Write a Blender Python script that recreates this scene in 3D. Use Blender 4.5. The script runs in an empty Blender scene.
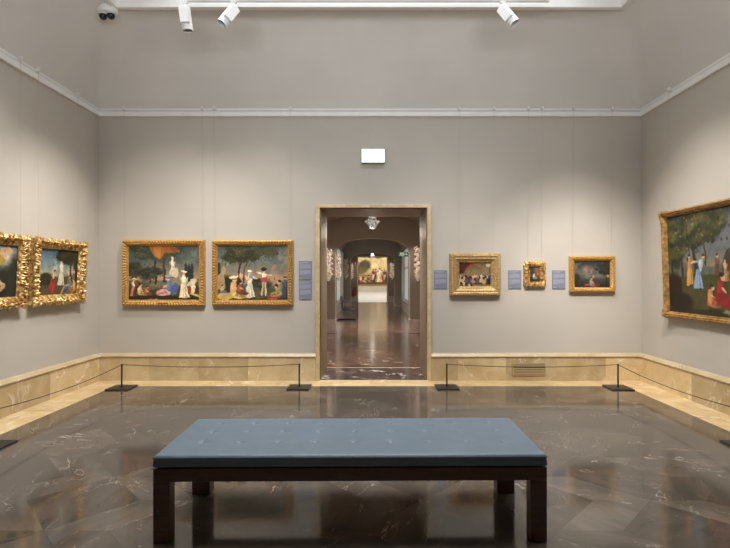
import bpy, bmesh, math, random
import numpy as np
from mathutils import Vector, Matrix, noise, Euler
random.seed(7)
S = bpy.context.scene
C = S.collection
PI = math.pi
F, VX, VY, CAMH = 487.0, 372.5, 277.0, 1.5
YB = 7.09                       # back wall
XL, XR = -3.99, 3.917           # side walls
YR = -2.6                       # rear wall
K = F / YB
def bx_(px): return (px - VX) / K
def bz_(py): return CAMH - (py - VY) / K

# ------------------------------------------------------------------ materials
def lin(c):
    return tuple((x/12.92 if x <= .04045 else ((x+.055)/1.055)**2.4) for x in c)
def s255(r, g, b): return lin((r/255, g/255, b/255)) + (1,)

class NT:
    def __init__(self, name):
        self.m = bpy.data.materials.new(name); self.m.use_nodes = True
        self.t = self.m.node_tree; self.t.nodes.clear()
        self.out = self.n('ShaderNodeOutputMaterial')
        self.p = self.n('ShaderNodeBsdfPrincipled')
        self.l(self.p.outputs[0], self.out.inputs[0])
    def n(self, typ, **kw):
        x = self.t.nodes.new(typ)
        for k, v in kw.items():
            if k.startswith('i_'):
                key = k[2:]
                x.inputs[int(key) if key.isdigit() else key.replace('_', ' ')].default_value = v
            else: setattr(x, k, v)
        return x
    def l(self, a, b): self.t.links.new(a, b)
    def set(self, **kw):
        for k, v in kw.items():
            self.p.inputs[k.replace('_', ' ')].default_value = v
    def coord(self, kind='Object', scale=None, offset=None):
        tc = self.n('ShaderNodeTexCoord'); o = tc.outputs[kind]
        if scale is not None:
            mp = self.n('ShaderNodeMapping'); mp.inputs['Scale'].default_value = scale
            self.l(o, mp.inputs[0]); o = mp.outputs[0]
        return o
    def noise(self, vec, scale, detail=4, rough=.55, dist=0):
        x = self.n('ShaderNodeTexNoise', i_Scale=scale, i_Detail=detail, i_Roughness=rough, i_Distortion=dist)
        if vec is not None: self.l(vec, x.inputs['Vector'])
        return x.outputs[0]
    def ramp(self, fac, stops, interp='LINEAR'):
        r = self.n('ShaderNodeValToRGB'); cr = r.color_ramp; cr.interpolation = interp
        while len(cr.elements) < len(stops): cr.elements.new(.5)
        for e, (p, c) in zip(cr.elements, stops):
            e.position = p; e.color = c if len(c) == 4 else tuple(c) + (1,)
        self.l(fac, r.inputs[0]); return r.outputs[0]
    def mix(self, fac, a, b, mode='MIX'):
        x = self.n('ShaderNodeMix', data_type='RGBA', blend_type=mode)
        for v, i in ((fac, 0), (a, 6), (b, 7)):
            if hasattr(v, 'is_output'): self.l(v, x.inputs[i])
            else: x.inputs[i].default_value = v
        return x.outputs[2]
    def math(self, op, a, b=None, c=None):
        x = self.n('ShaderNodeMath', operation=op)
        for v, i in ((a, 0), (b, 1), (c, 2)):
            if v is None: continue
            if hasattr(v, 'is_output'): self.l(v, x.inputs[i])
            else: x.inputs[i].default_value = v
        return x.outputs[0]
    def bump(self, h, strength=.2, dist=.01):
        b = self.n('ShaderNodeBump'); b.inputs['Strength'].default_value = strength; b.inputs['Distance'].default_value = dist
        self.l(h, b.inputs['Height']); self.l(b.outputs[0], self.p.inputs['Normal'])

def plain(name, col, rough=.5, metal=0, var=.06, scale=8, bump=0, coat=0):
    t = NT(name); v = t.coord()
    n = t.noise(v, scale, 4)
    a = tuple(max(0, c*(1-var)) for c in col[:3]) + (1,); b = tuple(min(1, c*(1+var)) for c in col[:3]) + (1,)
    t.l(t.ramp(n, [(.3, a), (.7, b)]), t.p.inputs['Base Color'])
    t.set(Roughness=rough, Metallic=metal, Coat_Weight=coat)
    if bump: t.bump(t.noise(v, scale*12, 2), bump, .002)
    return t.m
def emit(name, col, strength):
    t = NT(name); t.set(Base_Color=col, Emission_Color=col, Emission_Strength=strength); return t.m

def marble(name, c0, c1, c2, vein, scale=3, rough=.25, veinw=.012, veinamt=.6, tone=False):
    t = NT(name); v = t.coord()
    if tone:
        at = t.n('ShaderNodeAttribute', attribute_name='tone')
        vm = t.n('ShaderNodeVectorMath', operation='MULTIPLY_ADD')
        t.l(at.outputs['Color'], vm.inputs[0]); vm.inputs[1].default_value = (17, 13, 19); t.l(v, vm.inputs[2]); v = vm.outputs[0]
    n1 = t.noise(v, scale, 7, .62, .6)
    base = t.ramp(n1, [(.3, c0), (.5, c1), (.72, c2)])
    n2 = t.noise(v, scale*.55, 5, .55, .9)
    ln = t.math('ABSOLUTE', t.math('SUBTRACT', n2, .5))
    msk = t.math('MULTIPLY', t.math('SUBTRACT', 1.0, t.math('MINIMUM', t.math('DIVIDE', ln, veinw), 1.0)),
                 t.math('MULTIPLY', t.ramp(t.noise(v, scale*.9, 2), [(.45, (0,0,0)), (.65, (1,1,1))]), veinamt))
    col = t.mix(msk, base, vein)
    if tone:
        sc = t.math('MULTIPLY_ADD', t.n('ShaderNodeSeparateColor').outputs[0], 1, 0)
        sep = [x for x in t.t.nodes if x.type == 'SEPARATE_COLOR'][-1]; t.l(at.outputs['Color'], sep.inputs[0])
        g = t.math('MULTIPLY_ADD', sep.outputs[0], .42, .76)
        hsv = t.n('ShaderNodeHueSaturation'); t.l(col, hsv.inputs['Color']); t.l(g, hsv.inputs['Value'])
        col = hsv.outputs[0]
    t.l(col, t.p.inputs['Base Color']); t.set(Roughness=rough)
    return t.m

M = {}
def wallmat(name, col):
    t = NT(name); v = t.coord()
    n = t.noise(v, 1.1, 3); n2 = t.noise(v, 60, 3)
    c = Vector(col[:3])
    base = t.ramp(n, [(.3, tuple(c*.96)), (.7, tuple(c*1.04))])
    t.l(base, t.p.inputs['Base Color']); t.set(Roughness=.75); t.p.inputs['Specular IOR Level'].default_value = .25
    t.bump(n2, .08, .002); return t.m
M['wall'] = wallmat('warm_grey_wall_paint', (.482, .446, .394))
M['rearwall'] = wallmat('bounce_cutting_wall', (.20, .18, .165))  # unseen rear wall, darkened to keep bounced light off the bench front
M['ceil'] = wallmat('ceiling_paint', (.62, .595, .565))
M['white'] = plain('white_plaster', (.80, .79, .77, 1), .5, var=.03)
M['white_metal'] = plain('white_lacquered_metal', (.72, .72, .71, 1), .35, var=.02)
M['cream'] = marble('cream_marble', s255(184,158,114), s255(200,176,134), s255(213,194,157), s255(246,236,214), 2.6, .22, .012, .75, tone=True)
M['creamlip'] = marble('cream_marble_moulding', s255(178,156,120), s255(188,168,134), s255(200,182,150), s255(246,238,222), 3, .28)
M['trimst'] = marble('gold_cream_marble', s255(182,158,112), s255(198,177,134), s255(212,194,158), s255(236,224,200), 9, .3)
M['reveal'] = marble('brown_polished_stone', s255(108,90,70), s255(122,102,80), s255(136,115,92), s255(152,132,110), 2, .38, .01, .3)
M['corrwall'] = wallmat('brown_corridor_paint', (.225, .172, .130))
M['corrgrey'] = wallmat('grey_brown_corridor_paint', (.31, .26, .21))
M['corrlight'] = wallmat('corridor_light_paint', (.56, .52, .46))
M['pinkst'] = marble('pinkish_grey_marble', s255(150,132,122), s255(170,152,142), s255(188,172,162), s255(215,205,198), 3, .25)
M['thresh'] = marble('dark_veined_marble', s255(56,46,44), s255(74,62,58), s255(98,84,80), s255(220,210,205), 3.5, .12, .03, .9)
M['black'] = plain('black_powder_coated_steel', (.018, .018, .019, 1), .38, .3, .2)
M['cord'] = plain('black_elastic_cord', (.03, .028, .026, 1), .7)
M['lens'] = plain('black_glossy_lens', (.01, .01, .012, 1), .08)
M['wood'] = None
def wood():
    t = NT('dark_mahogany_wood'); v = t.coord(scale=(1.5, 14, 14))
    n = t.noise(v, 3.5, 6, .6, .7)
    t.l(t.ramp(n, [(.25, (.034,.014,.009)), (.5, (.075,.028,.017)), (.8, (.115,.045,.027))]), t.p.inputs['Base Color'])
    t.set(Roughness=.32, Coat_Weight=.25, Coat_Roughness=.15); t.bump(n, .06, .002); return t.m
M['wood'] = wood()
def leather():
    t = NT('blue_grey_leather'); v = t.coord()
    n = t.noise(v, 3, 3)
    t.l(t.ramp(n, [(.3, s255(91,105,116)), (.7, s255(98,112,124))]), t.p.inputs['Base Color'])
    vo = t.n('ShaderNodeTexVoronoi', i_Scale=420.0); t.l(v, vo.inputs['Vector'])
    t.bump(vo.outputs[0], .12, .001); t.set(Roughness=.47); return t.m
M['leather'] = leather()

def gold(name, dark, mid, light, scale, rough=.36, bump=.7, dist=.012, metal=.4):
    t = NT(name); v = t.coord()
    vo = t.n('ShaderNodeTexVoronoi', i_Scale=scale, feature='SMOOTH_F1'); t.l(v, vo.inputs['Vector'])
    n = t.noise(v, scale*.8, 4, .6, .4)
    h = t.math('SUBTRACT', n, t.math('MULTIPLY', vo.outputs[0], .7))
    at = t.n('ShaderNodeAttribute', attribute_name='hollow_shade')
    base = t.ramp(h, [(.0, dark), (.22, mid), (.5, light)])  # bump crevices take the dark tone, occlusion-like shade in the colour
    sh = t.ramp(at.outputs['Color'], [(.1, (.34, .25, .15)), (.45, (1, 1, 1)), (.85, (1.2, 1.2, 1.2))])  # carved hollows painted darker and ridges lighter, shade put into the gilt colour
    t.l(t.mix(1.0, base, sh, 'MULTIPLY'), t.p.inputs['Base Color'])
    t.set(Roughness=rough, Metallic=metal); t.bump(h, bump, dist); return t.m
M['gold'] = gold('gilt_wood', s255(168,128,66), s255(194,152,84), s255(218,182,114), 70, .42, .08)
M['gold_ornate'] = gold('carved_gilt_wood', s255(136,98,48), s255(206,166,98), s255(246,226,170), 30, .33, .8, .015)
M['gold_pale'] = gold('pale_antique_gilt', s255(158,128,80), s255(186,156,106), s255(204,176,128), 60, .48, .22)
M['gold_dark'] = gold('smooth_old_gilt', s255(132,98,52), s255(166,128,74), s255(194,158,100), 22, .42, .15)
M['plaque'] = plain('brown_name_plate', s255(120,72,30), .5)

def canvasmat():
    t = NT('oil_paint_on_canvas'); at = t.n('ShaderNodeAttribute', attribute_name='paint')
    v = t.coord(); n = t.noise(v, 90, 4)
    t.l(at.outputs['Color'], t.p.inputs['Base Color']); t.set(Roughness=.62); t.p.inputs['Specular IOR Level'].default_value = .3
    t.bump(n, .1, .002); return t.m
M['canvas'] = canvasmat()
M['placard'] = plain('slate_blue_placard', s255(122,130,152), .5, var=.03)
M['ink'] = plain('white_print', (.62, .64, .70, 1), .6)
M['wire'] = plain('grey_hanging_wire', (.42, .385, .345, 1), .6, 0)
M['cove'] = M['ceil']
M['vent'] = plain('beige_painted_metal', s255(176,154,116), .45)
M['ventdark'] = plain('vent_shadow', (.05, .042, .03, 1), .8)
M['green'] = plain('translucent_green_housing', s255(120,168,140), .3)
M['greensign'] = plain('dark_green_sign', s255(18,92,66), .4)
M['exitglow'] = emit('lit_sign_panel', (.93, 1.0, .96, 1), 2.2)
M['lampglow'] = emit('lamp_glow', (1, .95, .88, 1), 9)
M['red'] = plain('red_enamel', (.36, .02, .016, 1), .3)
M['stucco'] = plain('cream_carved_plaster', s255(240,224,204), .6, var=.08, scale=20)
M['farfloor'] = marble('pale_grey_stone', s255(190,188,184), s255(206,204,200), s255(220,218,214), s255(235,235,235), 1.2, .35)
M['farwall'] = wallmat('cream_far_wall', (.60, .54, .44))
def glassish():
    t = NT('clear_cut_glass'); t.set(Base_Color=(.9,.93,.95,1), Roughness=.08, IOR=1.45, Transmission_Weight=.75); return t.m
M['glass'] = glassish()
def windowpane():
    t = NT('frosted_daylight_pane'); v = t.coord(); n = t.noise(v, 1.2, 2)
    t.l(t.ramp(n, [(.3, (.54,.59,.57)), (.7, (.66,.70,.67))]), t.p.inputs['Emission Color'])
    t.set(Base_Color=(.5,.55,.55,1), Roughness=.4, Emission_Strength=.62); return t.m
M['pane'] = windowpane()

def floormat():
    t = NT('polished_brown_grey_marble')
    at = t.n('ShaderNodeAttribute', attribute_name='tile'); sep = t.n('ShaderNodeSeparateColor'); t.l(at.outputs['Color'], sep.inputs[0])
    v0 = t.coord()
    vm = t.n('ShaderNodeVectorMath', operation='MULTIPLY_ADD'); t.l(at.outputs['Color'], vm.inputs[0]); vm.inputs[1].default_value = (9, 23, 31); t.l(v0, vm.inputs[2])
    # each tile's grain turned its own way
    vr = t.n('ShaderNodeVectorRotate', rotation_type='Z_AXIS'); t.l(vm.outputs[0], vr.inputs['Vector'])
    t.l(t.math('MULTIPLY', sep.outputs[1], 6.28), vr.inputs['Angle'])
    mp = t.n('ShaderNodeMapping'); mp.inputs['Scale'].default_value = (1, 2.6, 1); t.l(vr.outputs[0], mp.inputs[0]); v = mp.outputs[0]
    n1 = t.noise(v, 2.2, 8, .62, .5)
    base = t.ramp(n1, [(.25, s255(76,69,61)), (.5, s255(95,86,77)), (.75, s255(114,103,93))])
    val = t.math('MULTIPLY_ADD', sep.outputs[0], .52, .68)
    hsv = t.n('ShaderNodeHueSaturation'); t.l(base, hsv.inputs['Color']); t.l(val, hsv.inputs['Value'])
    col = hsv.outputs[0]
    for sc, w, lo, amt, seed in ((1.0, .0042, .53, .7, 0), (2.3, .004, .60, .25, 5.5), (.55, .0034, .50, .95, 11)):
        ad = t.n('ShaderNodeVectorMath', operation='ADD'); t.l(v, ad.inputs[0]); ad.inputs[1].default_value = (seed, seed*.7, 0)
        nn = t.noise(ad.outputs[0], sc, 6, .6, .35)
        ln = t.math('ABSOLUTE', t.math('SUBTRACT', nn, .5))
        mk = t.math('SUBTRACT', 1.0, t.math('MINIMUM', t.math('DIVIDE', ln, w), 1.0))
        m2 = t.ramp(t.noise(ad.outputs[0], sc*1.6, 2), [(lo, (0,0,0)), (lo+.14, (1,1,1))])
        col = t.mix(t.math('MULTIPLY', t.math('MULTIPLY', mk, m2), amt), col, s255(200,186,170))
    # joints
    uv = t.n('ShaderNodeUVMap', uv_map='UVMap'); su = t.n('ShaderNodeSeparateXYZ'); t.l(uv.outputs[0], su.inputs[0])
    ds = []
    for o in (su.outputs[0], su.outputs[1]):
        ds.append(t.math('MINIMUM', o, t.math('SUBTRACT', 1.0, o)))
    d = t.math('MINIMUM', ds[0], ds[1])
    jm = t.math('LESS_THAN', d, .006)
    col = t.mix(t.math('MULTIPLY', jm, .22), col, s255(45,40,36))
    t.l(col, t.p.inputs['Base Color'])
    t.l(t.ramp(n1, [(.2, (.07,)*3), (.8, (.12,)*3)]), t.p.inputs['Roughness'])
    t.p.inputs['Specular IOR Level'].default_value = .72
    t.bump(t.noise(v0, 1.3, 2), .03, .01)
    return t.m
M['floor'] = floormat()
def corrfloor():
    t = NT('red_brown_marble_slabs'); v = t.coord()
    br = t.n('ShaderNodeTexBrick', offset=.5); t.l(v, br.inputs['Vector'])
    br.inputs['Scale'].default_value = 1.0; br.inputs['Brick Width'].default_value = .95; br.inputs['Row Height'].default_value = 1.5
    br.inputs['Mortar Size'].default_value = .004; br.inputs['Color1'].default_value = (.25,.25,.25,1); br.inputs['Color2'].default_value = (.8,.8,.8,1)
    br.inputs['Mortar'].default_value = (.1,.1,.1,1)
    n1 = t.noise(v, 2.4, 7, .6, .6)
    base = t.ramp(n1, [(.28, s255(66,48,41)), (.52, s255(90,68,57)), (.75, s255(116,94,81))])
    base = t.mix(.35, base, br.outputs['Color'], 'OVERLAY')
    nn = t.noise(v, 1.9, 6, .6, .5); ln = t.math('ABSOLUTE', t.math('SUBTRACT', nn, .5))
    mk = t.math('SUBTRACT', 1.0, t.math('MINIMUM', t.math('DIVIDE', ln, .014), 1.0))
    m2 = t.ramp(t.noise(v, 2.5, 2), [(.48, (0,0,0)), (.62, (1,1,1))])
    col = t.mix(t.math('MULTIPLY', t.math('MULTIPLY', mk, m2), .6), base, s255(224,210,200))
    t.l(col, t.p.inputs['Base Color']); t.set(Roughness=.17); return t.m
M['corrfloor'] = corrfloor()

# ------------------------------------------------------------------ mesh builder
class MB:
    def __init__(self): self.v = []; self.f = []
    def add(self, vs, fs):
        o = len(self.v); self.v += [tuple(p) for p in vs]; self.f += [tuple(i+o for i in q) for q in fs]; return self
    def box(self, x0, x1, y0, y1, z0, z1, mat=None):
        vs = [(x,y,z) for z in (z0,z1) for y in (y0,y1) for x in (x0,x1)]
        if mat: vs = [mat @ Vector(p) for p in vs]
        return self.add(vs, [(0,2,3,1),(4,5,7,6),(0,1,5,4),(2,6,7,3),(0,4,6,2),(1,3,7,5)])
    def tube(self, pts, r, n=8, cap=True):
        pts = [Vector(p) for p in pts]; vs = []; fs = []
        up = Vector((0,0,1))
        for i, p in enumerate(pts):
            d = (pts[min(i+1, len(pts)-1)] - pts[max(i-1, 0)]).normalized()
            a = d.cross(up if abs(d.dot(up)) < .95 else Vector((1,0,0))).normalized(); b = d.cross(a).normalized()
            rr = r[i] if isinstance(r, (list, tuple)) else r
            for k in range(n):
                t = 2*PI*k/n; vs.append(p + a*math.cos(t)*rr + b*math.sin(t)*rr)
        for i in range(len(pts)-1):
            for k in range(n):
                fs.append((i*n+k, i*n+(k+1)%n, (i+1)*n+(k+1)%n, (i+1)*n+k))
        if cap: fs += [tuple(range(n)), tuple(range((len(pts)-1)*n, len(pts)*n))[::-1]]
        return self.add(vs, fs)
    def lathe(self, prof, c=(0,0,0), n=24, mat=None):
        vs = []; fs = []
        for r, z in prof:
            for k in range(n):
                t = 2*PI*k/n; p = Vector((r*math.cos(t), r*math.sin(t), z))
                vs.append((mat @ p if mat else p) + Vector(c))
        for i in range(len(prof)-1):
            for k in range(n): fs.append((i*n+k, i*n+(k+1)%n, (i+1)*n+(k+1)%n, (i+1)*n+k))
        fs += [tuple(range(n))[::-1], tuple(range((len(prof)-1)*n, len(prof)*n))]
        return self.add(vs, fs)
    def ball(self, c, r, n=10, m=7, mat=None):
        if not hasattr(r, '__len__'): r = (r,r,r)
        vs = []; fs = []
        for i in range(m+1):
            ph = PI*i/m
            for k in range(n):
                t = 2*PI*k/n; p = Vector((math.sin(ph)*math.cos(t)*r[0], math.sin(ph)*math.sin(t)*r[1], math.cos(ph)*r[2]))
                vs.append((mat @ p if mat else p) + Vector(c))
        for i in range(m):
            for k in range(n): fs.append((i*n+k, (i+1)*n+k, (i+1)*n+(k+1)%n, i*n+(k+1)%n))
        return self.add(vs, fs)
    def build(self, name, mat, parent=None, smooth=None, bevel=0, seg=2):
        me = bpy.data.meshes.new(name); me.from_pydata(self.v, [], self.f); me.update()
        bm = bmesh.new(); bm.from_mesh(me); bmesh.ops.remove_doubles(bm, verts=bm.verts, dist=1e-6)
        bmesh.ops.recalc_face_normals(bm, faces=bm.faces); bm.to_mesh(me); bm.free()
        if mat: me.materials.append(mat)
        if smooth is not None:
            for p in me.polygons: p.use_smooth = True
            me.set_sharp_from_angle(angle=math.radians(smooth))
        o = bpy.data.objects.new(name, me); C.objects.link(o)
        if parent: o.parent = parent
        if bevel:
            b = o.modifiers.new('Bevel', 'BEVEL'); b.width = bevel; b.segments = seg; b.limit_method = 'ANGLE'; b.harden_normals = False
            for p in me.polygons: p.use_smooth = True
            me.set_sharp_from_angle(angle=math.radians(40))
        return o
def struct(o): o['kind'] = 'structure'; return o
def tag(o, label, cat, group=None):
    o['label'] = label; o['category'] = cat
    if group: o['group'] = group
    return o
def empty(name, loc, label, cat, group=None, rot=(0,0,0)):
    o = bpy.data.objects.new(name, None); o.empty_display_size = .1; C.objects.link(o)
    o.location = loc; o.rotation_euler = rot
    return tag(o, label, cat, group)
def tone_attr(o, per_face=True):
    me = o.data; a = me.color_attributes.new('tone', 'FLOAT_COLOR', 'CORNER')
    return a

# ------------------------------------------------------------------ room shell
DX0, DX1, DZ = bx_(320), bx_(427), bz_(208)       # doorway opening
YC = 8.04                                          # far side of the thick back wall
ZT = 5.5
b = MB()
b.box(XL-.3, DX0, YB, YC, 0, ZT); b.box(DX1, XR+.3, YB, YC, 0, ZT); b.box(DX0, DX1, YB, YC, DZ, ZT)
struct(b.build('wall_back', M['wall']))
struct(MB().box(XL-.3, XL, YR-.3, YB, 0, ZT).build('wall_left', M['wall']))
struct(MB().box(XR, XR+.3, YR-.3, YB, 0, ZT).build('wall_right', M['wall']))
struct(MB().box(XL, XR, YR-.3, YR, 0, ZT).build('wall_rear', M['rearwall']))

# ceiling: cove, flat, recessed tray
ZC0, ZC1, CI = 3.94, 4.90, .74
OX0, OX1, OY0, OY1 = -3.21, 3.12, -1.8, 6.09
b = MB(); rings = []
for i in range(13):
    a = i/12*PI/2; d = CI*(1-max(0, math.cos(a))**1.45); z = ZC0 + (ZC1-ZC0)*math.sin(a)**1.45
    rings.append((XL+d, XR-d, YR+d, YB-d, z))
rings.append((OX0, OX1, OY0, OY1, ZC1)); rings.append((OX0, OX1, OY0, OY1, 5.36))
rings.append((OX0+.5, OX1-.5, OY0+.5, OY1-.5, 5.4))
vs = []; fs = []; AR = 7
for ri, (x0, x1, y0, y1, z) in enumerate(rings):
    R = .02 + .32*(ri/12)**.5 if ri <= 12 else .004
    for cx_, cy_, a0 in ((x0+R, y0+R, PI), (x1-R, y0+R, 1.5*PI), (x1-R, y1-R, 0), (x0+R, y1-R, .5*PI)):
        for q in range(AR): a = a0 + PI/2*q/(AR-1); vs.append((cx_+R*math.cos(a), cy_+R*math.sin(a), z))
NR = 4*AR
for i in range(len(rings)-1):
    for k in range(NR): fs.append((i*NR+k, i*NR+(k+1)%NR, (i+1)*NR+(k+1)%NR, (i+1)*NR+k))
n0 = (len(rings)-1)*NR; fs.append(tuple(range(n0, n0+NR)))
b.add(vs, fs); struct(b.build('ceiling', M['ceil'], smooth=28))

def rect_sweep(x0, x1, y0, y1, prof):
    """prof: closed list of (inset, z); swept around a rectangle, mitred"""
    vs = []; fs = []; n = len(prof)
    for d, z in prof: vs += [(x0+d,y0+d,z),(x1-d,y0+d,z),(x1-d,y1-d,z),(x0+d,y1-d,z)]
    for i in range(n):
        j = (i+1) % n
        for k in range(4): fs.append((i*4+k, i*4+(k+1)%4, j*4+(k+1)%4, j*4+k))
    return MB().add(vs, fs)
zb = bz_(117)
struct(rect_sweep(XL, XR, YR, YB, [(-.01, zb), (.035, zb), (.04, zb+.01), (.04, zb+.068), (.022, zb+.074), (.022, zb+.084), (.034, zb+.088), (.034, zb+.112), (-.01, zb+.118)]).build('trim_cornice', M['white']))
# opening moulding
struct(rect_sweep(OX0, OX1, OY0, OY1, [(-.10, ZC1+.002), (-.09, ZC1-.014), (-.035, ZC1-.016), (-.03, ZC1-.035), (.02, ZC1-.035), (.02, ZC1+.10), (-.0, ZC1+.12)]).build('trim_tray', M['white']))
# picture rail
struct(rect_sweep(XL, XR, YR, YB, [(.020, zb+.074), (.034, zb+.0745), (.034, zb+.083), (.020, zb+.0835)]).build('trim_picture_rail', M['white_metal']))

# baseboards of cream marble panels with moulded lip
BH = bz_(353)
def baseboard(name, p0, p1, inward, seams):
    """panels from p0 to p1 (2D); inward: 2D unit vector into the room"""
    p0 = Vector(p0); p1 = Vector(p1); iw = Vector(inward); L = (p1-p0).length; d = (p1-p0)/L
    b = MB(); tones = []
    ss = [0] + seams + [L]
    prof = [(0, 0), (.05, 0), (.05, BH-.065), (.03, BH-.06), (.03, BH)]
    for i in range(len(ss)-1):
        a, c = ss[i]+.0008, ss[i+1]-.0008
        vs = []
        for s in (a, c):
            for o, z in ((0,0),(.05,0),(.05,BH-.06),(0,BH-.06)):
                q = p0 + d*s + iw*o; vs.append((q.x, q.y, z))
        b.add(vs, [(0,1,2,3),(7,6,5,4),(0,4,5,1),(1,5,6,2),(2,6,7,3),(3,7,4,0)])
        t = random.random(); tones.append((t, random.random(), random.random(), 1))
    me = bpy.data.meshes.new(name); me.from_pydata(b.v, [], b.f); me.update()
    me.materials.append(M['cream']); at = me.color_attributes.new('tone', 'FLOAT_COLOR', 'POINT')
    for i in range(len(b.v)): at.data[i].color = tones[i//8]
    bm = bmesh.new(); bm.from_mesh(me); bmesh.ops.recalc_face_normals(bm, faces=bm.faces); bm.to_mesh(me); bm.free()
    o = bpy.data.objects.new(name, me); C.objects.link(o); struct(o)
    lp = MB(); pr = [(0,BH-.06),(.052,BH-.06),(.062,BH-.052),(.066,BH-.04),(.058,BH-.028),(.05,BH-.022),(.045,BH-.01),(.035,BH-.002),(.02,BH),(0,BH)]
    vs = []
    for s in (0, L):
        for o_, z in pr:
            q = p0 + d*s + iw*o_; vs.append((q.x, q.y, z))
    n = len(pr); lp.add(vs, [(i, (i+1)%n, n+(i+1)%n, n+i) for i in range(n)] + [tuple(range(n)), tuple(range(n, 2*n))[::-1]])
    lo = lp.build('baseboard_moulding', M['creamlip'], o, smooth=50); return o
TW = .058
baseboard('baseboard_back_left', (XL, YB), (DX0-TW, YB), (0,-1), [x-XL for x in (bx_(151), bx_(200), bx_(249), bx_(262))])
baseboard('baseboard_back_right', (DX1+TW, YB), (XR, YB), (0,-1), [x-(DX1+TW) for x in (bx_(457), bx_(505), bx_(555), bx_(604))])
baseboard('baseboard_left', (XL, YR), (XL, YB-.05), (1,0), [.9, 1.8, 2.9, 3.9, 4.9, 5.7, 6.65, 7.6, 8.55])
baseboard('baseboard_right', (XR, YR), (XR, YB-.05), (-1,0), [.9, 1.8, 2.9, 3.9, 4.7, 5.75, 6.7, 7.7, 8.5])
baseboard('baseboard_rear', (XL+.05, YR), (XR-.05, YR), (0,1), [1.1, 2.4, 3.7, 5.0, 6.3])

# door surround
b = MB()
for x0, x1 in ((DX0-TW, DX0), (DX1, DX1+TW)): b.box(x0, x1, YB-.045, YB+.01, 0, DZ+.0)
b.box(DX0-TW, DX1+TW, YB-.045, YB+.01, DZ, DZ+.05)
struct(b.build('trim_door', M['trimst'], bevel=.004))
b = MB(); t_ = .012
b.box(DX0-.02, DX0+t_, YB, YC+.01, 0, DZ); b.box(DX1-t_, DX1+.02, YB, YC+.01, 0, DZ); b.box(DX0, DX1, YB, YC+.01, DZ-t_, DZ+.02)
struct(b.build('trim_reveal', M['reveal']))

# floor: border of cream slabs, field of diamonds and rhombs
FX0, FX1, FY0, FY1 = XL+.45, XR-.45, YR+.45, YB-.40
b = MB(); tones = []
def slab(x0, x1, y0, y1):
    b.add([(x0,y0,0),(x1,y0,0),(x1,y1,0),(x0,y1,0)], [(0,1,2,3)]); t = .55+.45*random.random(); tones.append((t, random.random(), random.random(), 1))
def run(a0, a1, step):
    n = max(1, round((a1-a0)/step)); return [(a0+(a1-a0)*i/n, a0+(a1-a0)*(i+1)/n) for i in range(n)]
for a0, a1 in run(XL, XR, 1.35): slab(a0, a1, FY1, YB); slab(a0, a1, YR, FY0)
for a0, a1 in run(FY0, FY1, 1.2): slab(XL, FX0, a0, a1); slab(FX1, XR, a0, a1)
me = bpy.data.meshes.new('trim_floor_border'); me.from_pydata(b.v, [], b.f); me.update(); me.materials.append(M['cream'])
at = me.color_attributes.new('tone', 'FLOAT_COLOR', 'POINT')
for i in range(len(b.v)): at.data[i].color = tones[i//4]
o = bpy.data.objects.new('trim_floor_border', me); C.objects.link(o); struct(o)

h_, a_, b_ = .38, .38, .39
P0 = Vector((1.861, 3.268)); E1 = Vector((h_, 0)); E2 = Vector((a_, b_)); E3 = Vector((-a_, b_))
L1, L2 = E1+E2, E2+E3
vs = []; fs = []; tl = []; uvs = []
for n in range(-9, 9):
    for m in range(-14, 14):
        p = P0 + L1*n + L2*m
        if not (-5 < p.x < 5 and -4 < p.y < 8.5): continue
        for u, w in ((E1, E2), (E2, E3), (E3, -E1)):
            q = [p, p+u, p+u+w, p+w]; o = len(vs)
            vs += [(c.x, c.y, 0) for c in q]; fs.append((o, o+1, o+2, o+3))
            r = random.random(); tl += [(r*.9 if random.random() > .25 else r*.35, random.random(), random.random(), 1)]*4
            uvs += [(0,0),(1,0),(1,1),(0,1)]
me = bpy.data.meshes.new('floor'); me.from_pydata(vs, [], fs); me.update(); me.materials.append(M['floor'])
at = me.color_attributes.new('tile', 'FLOAT_COLOR', 'POINT')
for i, c in enumerate(tl): at.data[i].color = c
ul = me.uv_layers.new(name='UVMap')
for lp in me.loops: ul.data[lp.index].uv = uvs[lp.vertex_index]
bm = bmesh.new(); bm.from_mesh(me)
for co, no in (((FX0,0,0),(-1,0,0)), ((FX1,0,0),(1,0,0)), ((0,FY0,0),(0,-1,0)), ((0,FY1,0),(0,1,0))):
    bmesh.ops.bisect_plane(bm, geom=bm.verts[:]+bm.edges[:]+bm.faces[:], plane_co=co, plane_no=no, clear_outer=True)
bm.to_mesh(me); bm.free()
for p in me.polygons: pass
o = bpy.data.objects.new('floor', me); C.objects.link(o); struct(o)

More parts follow.
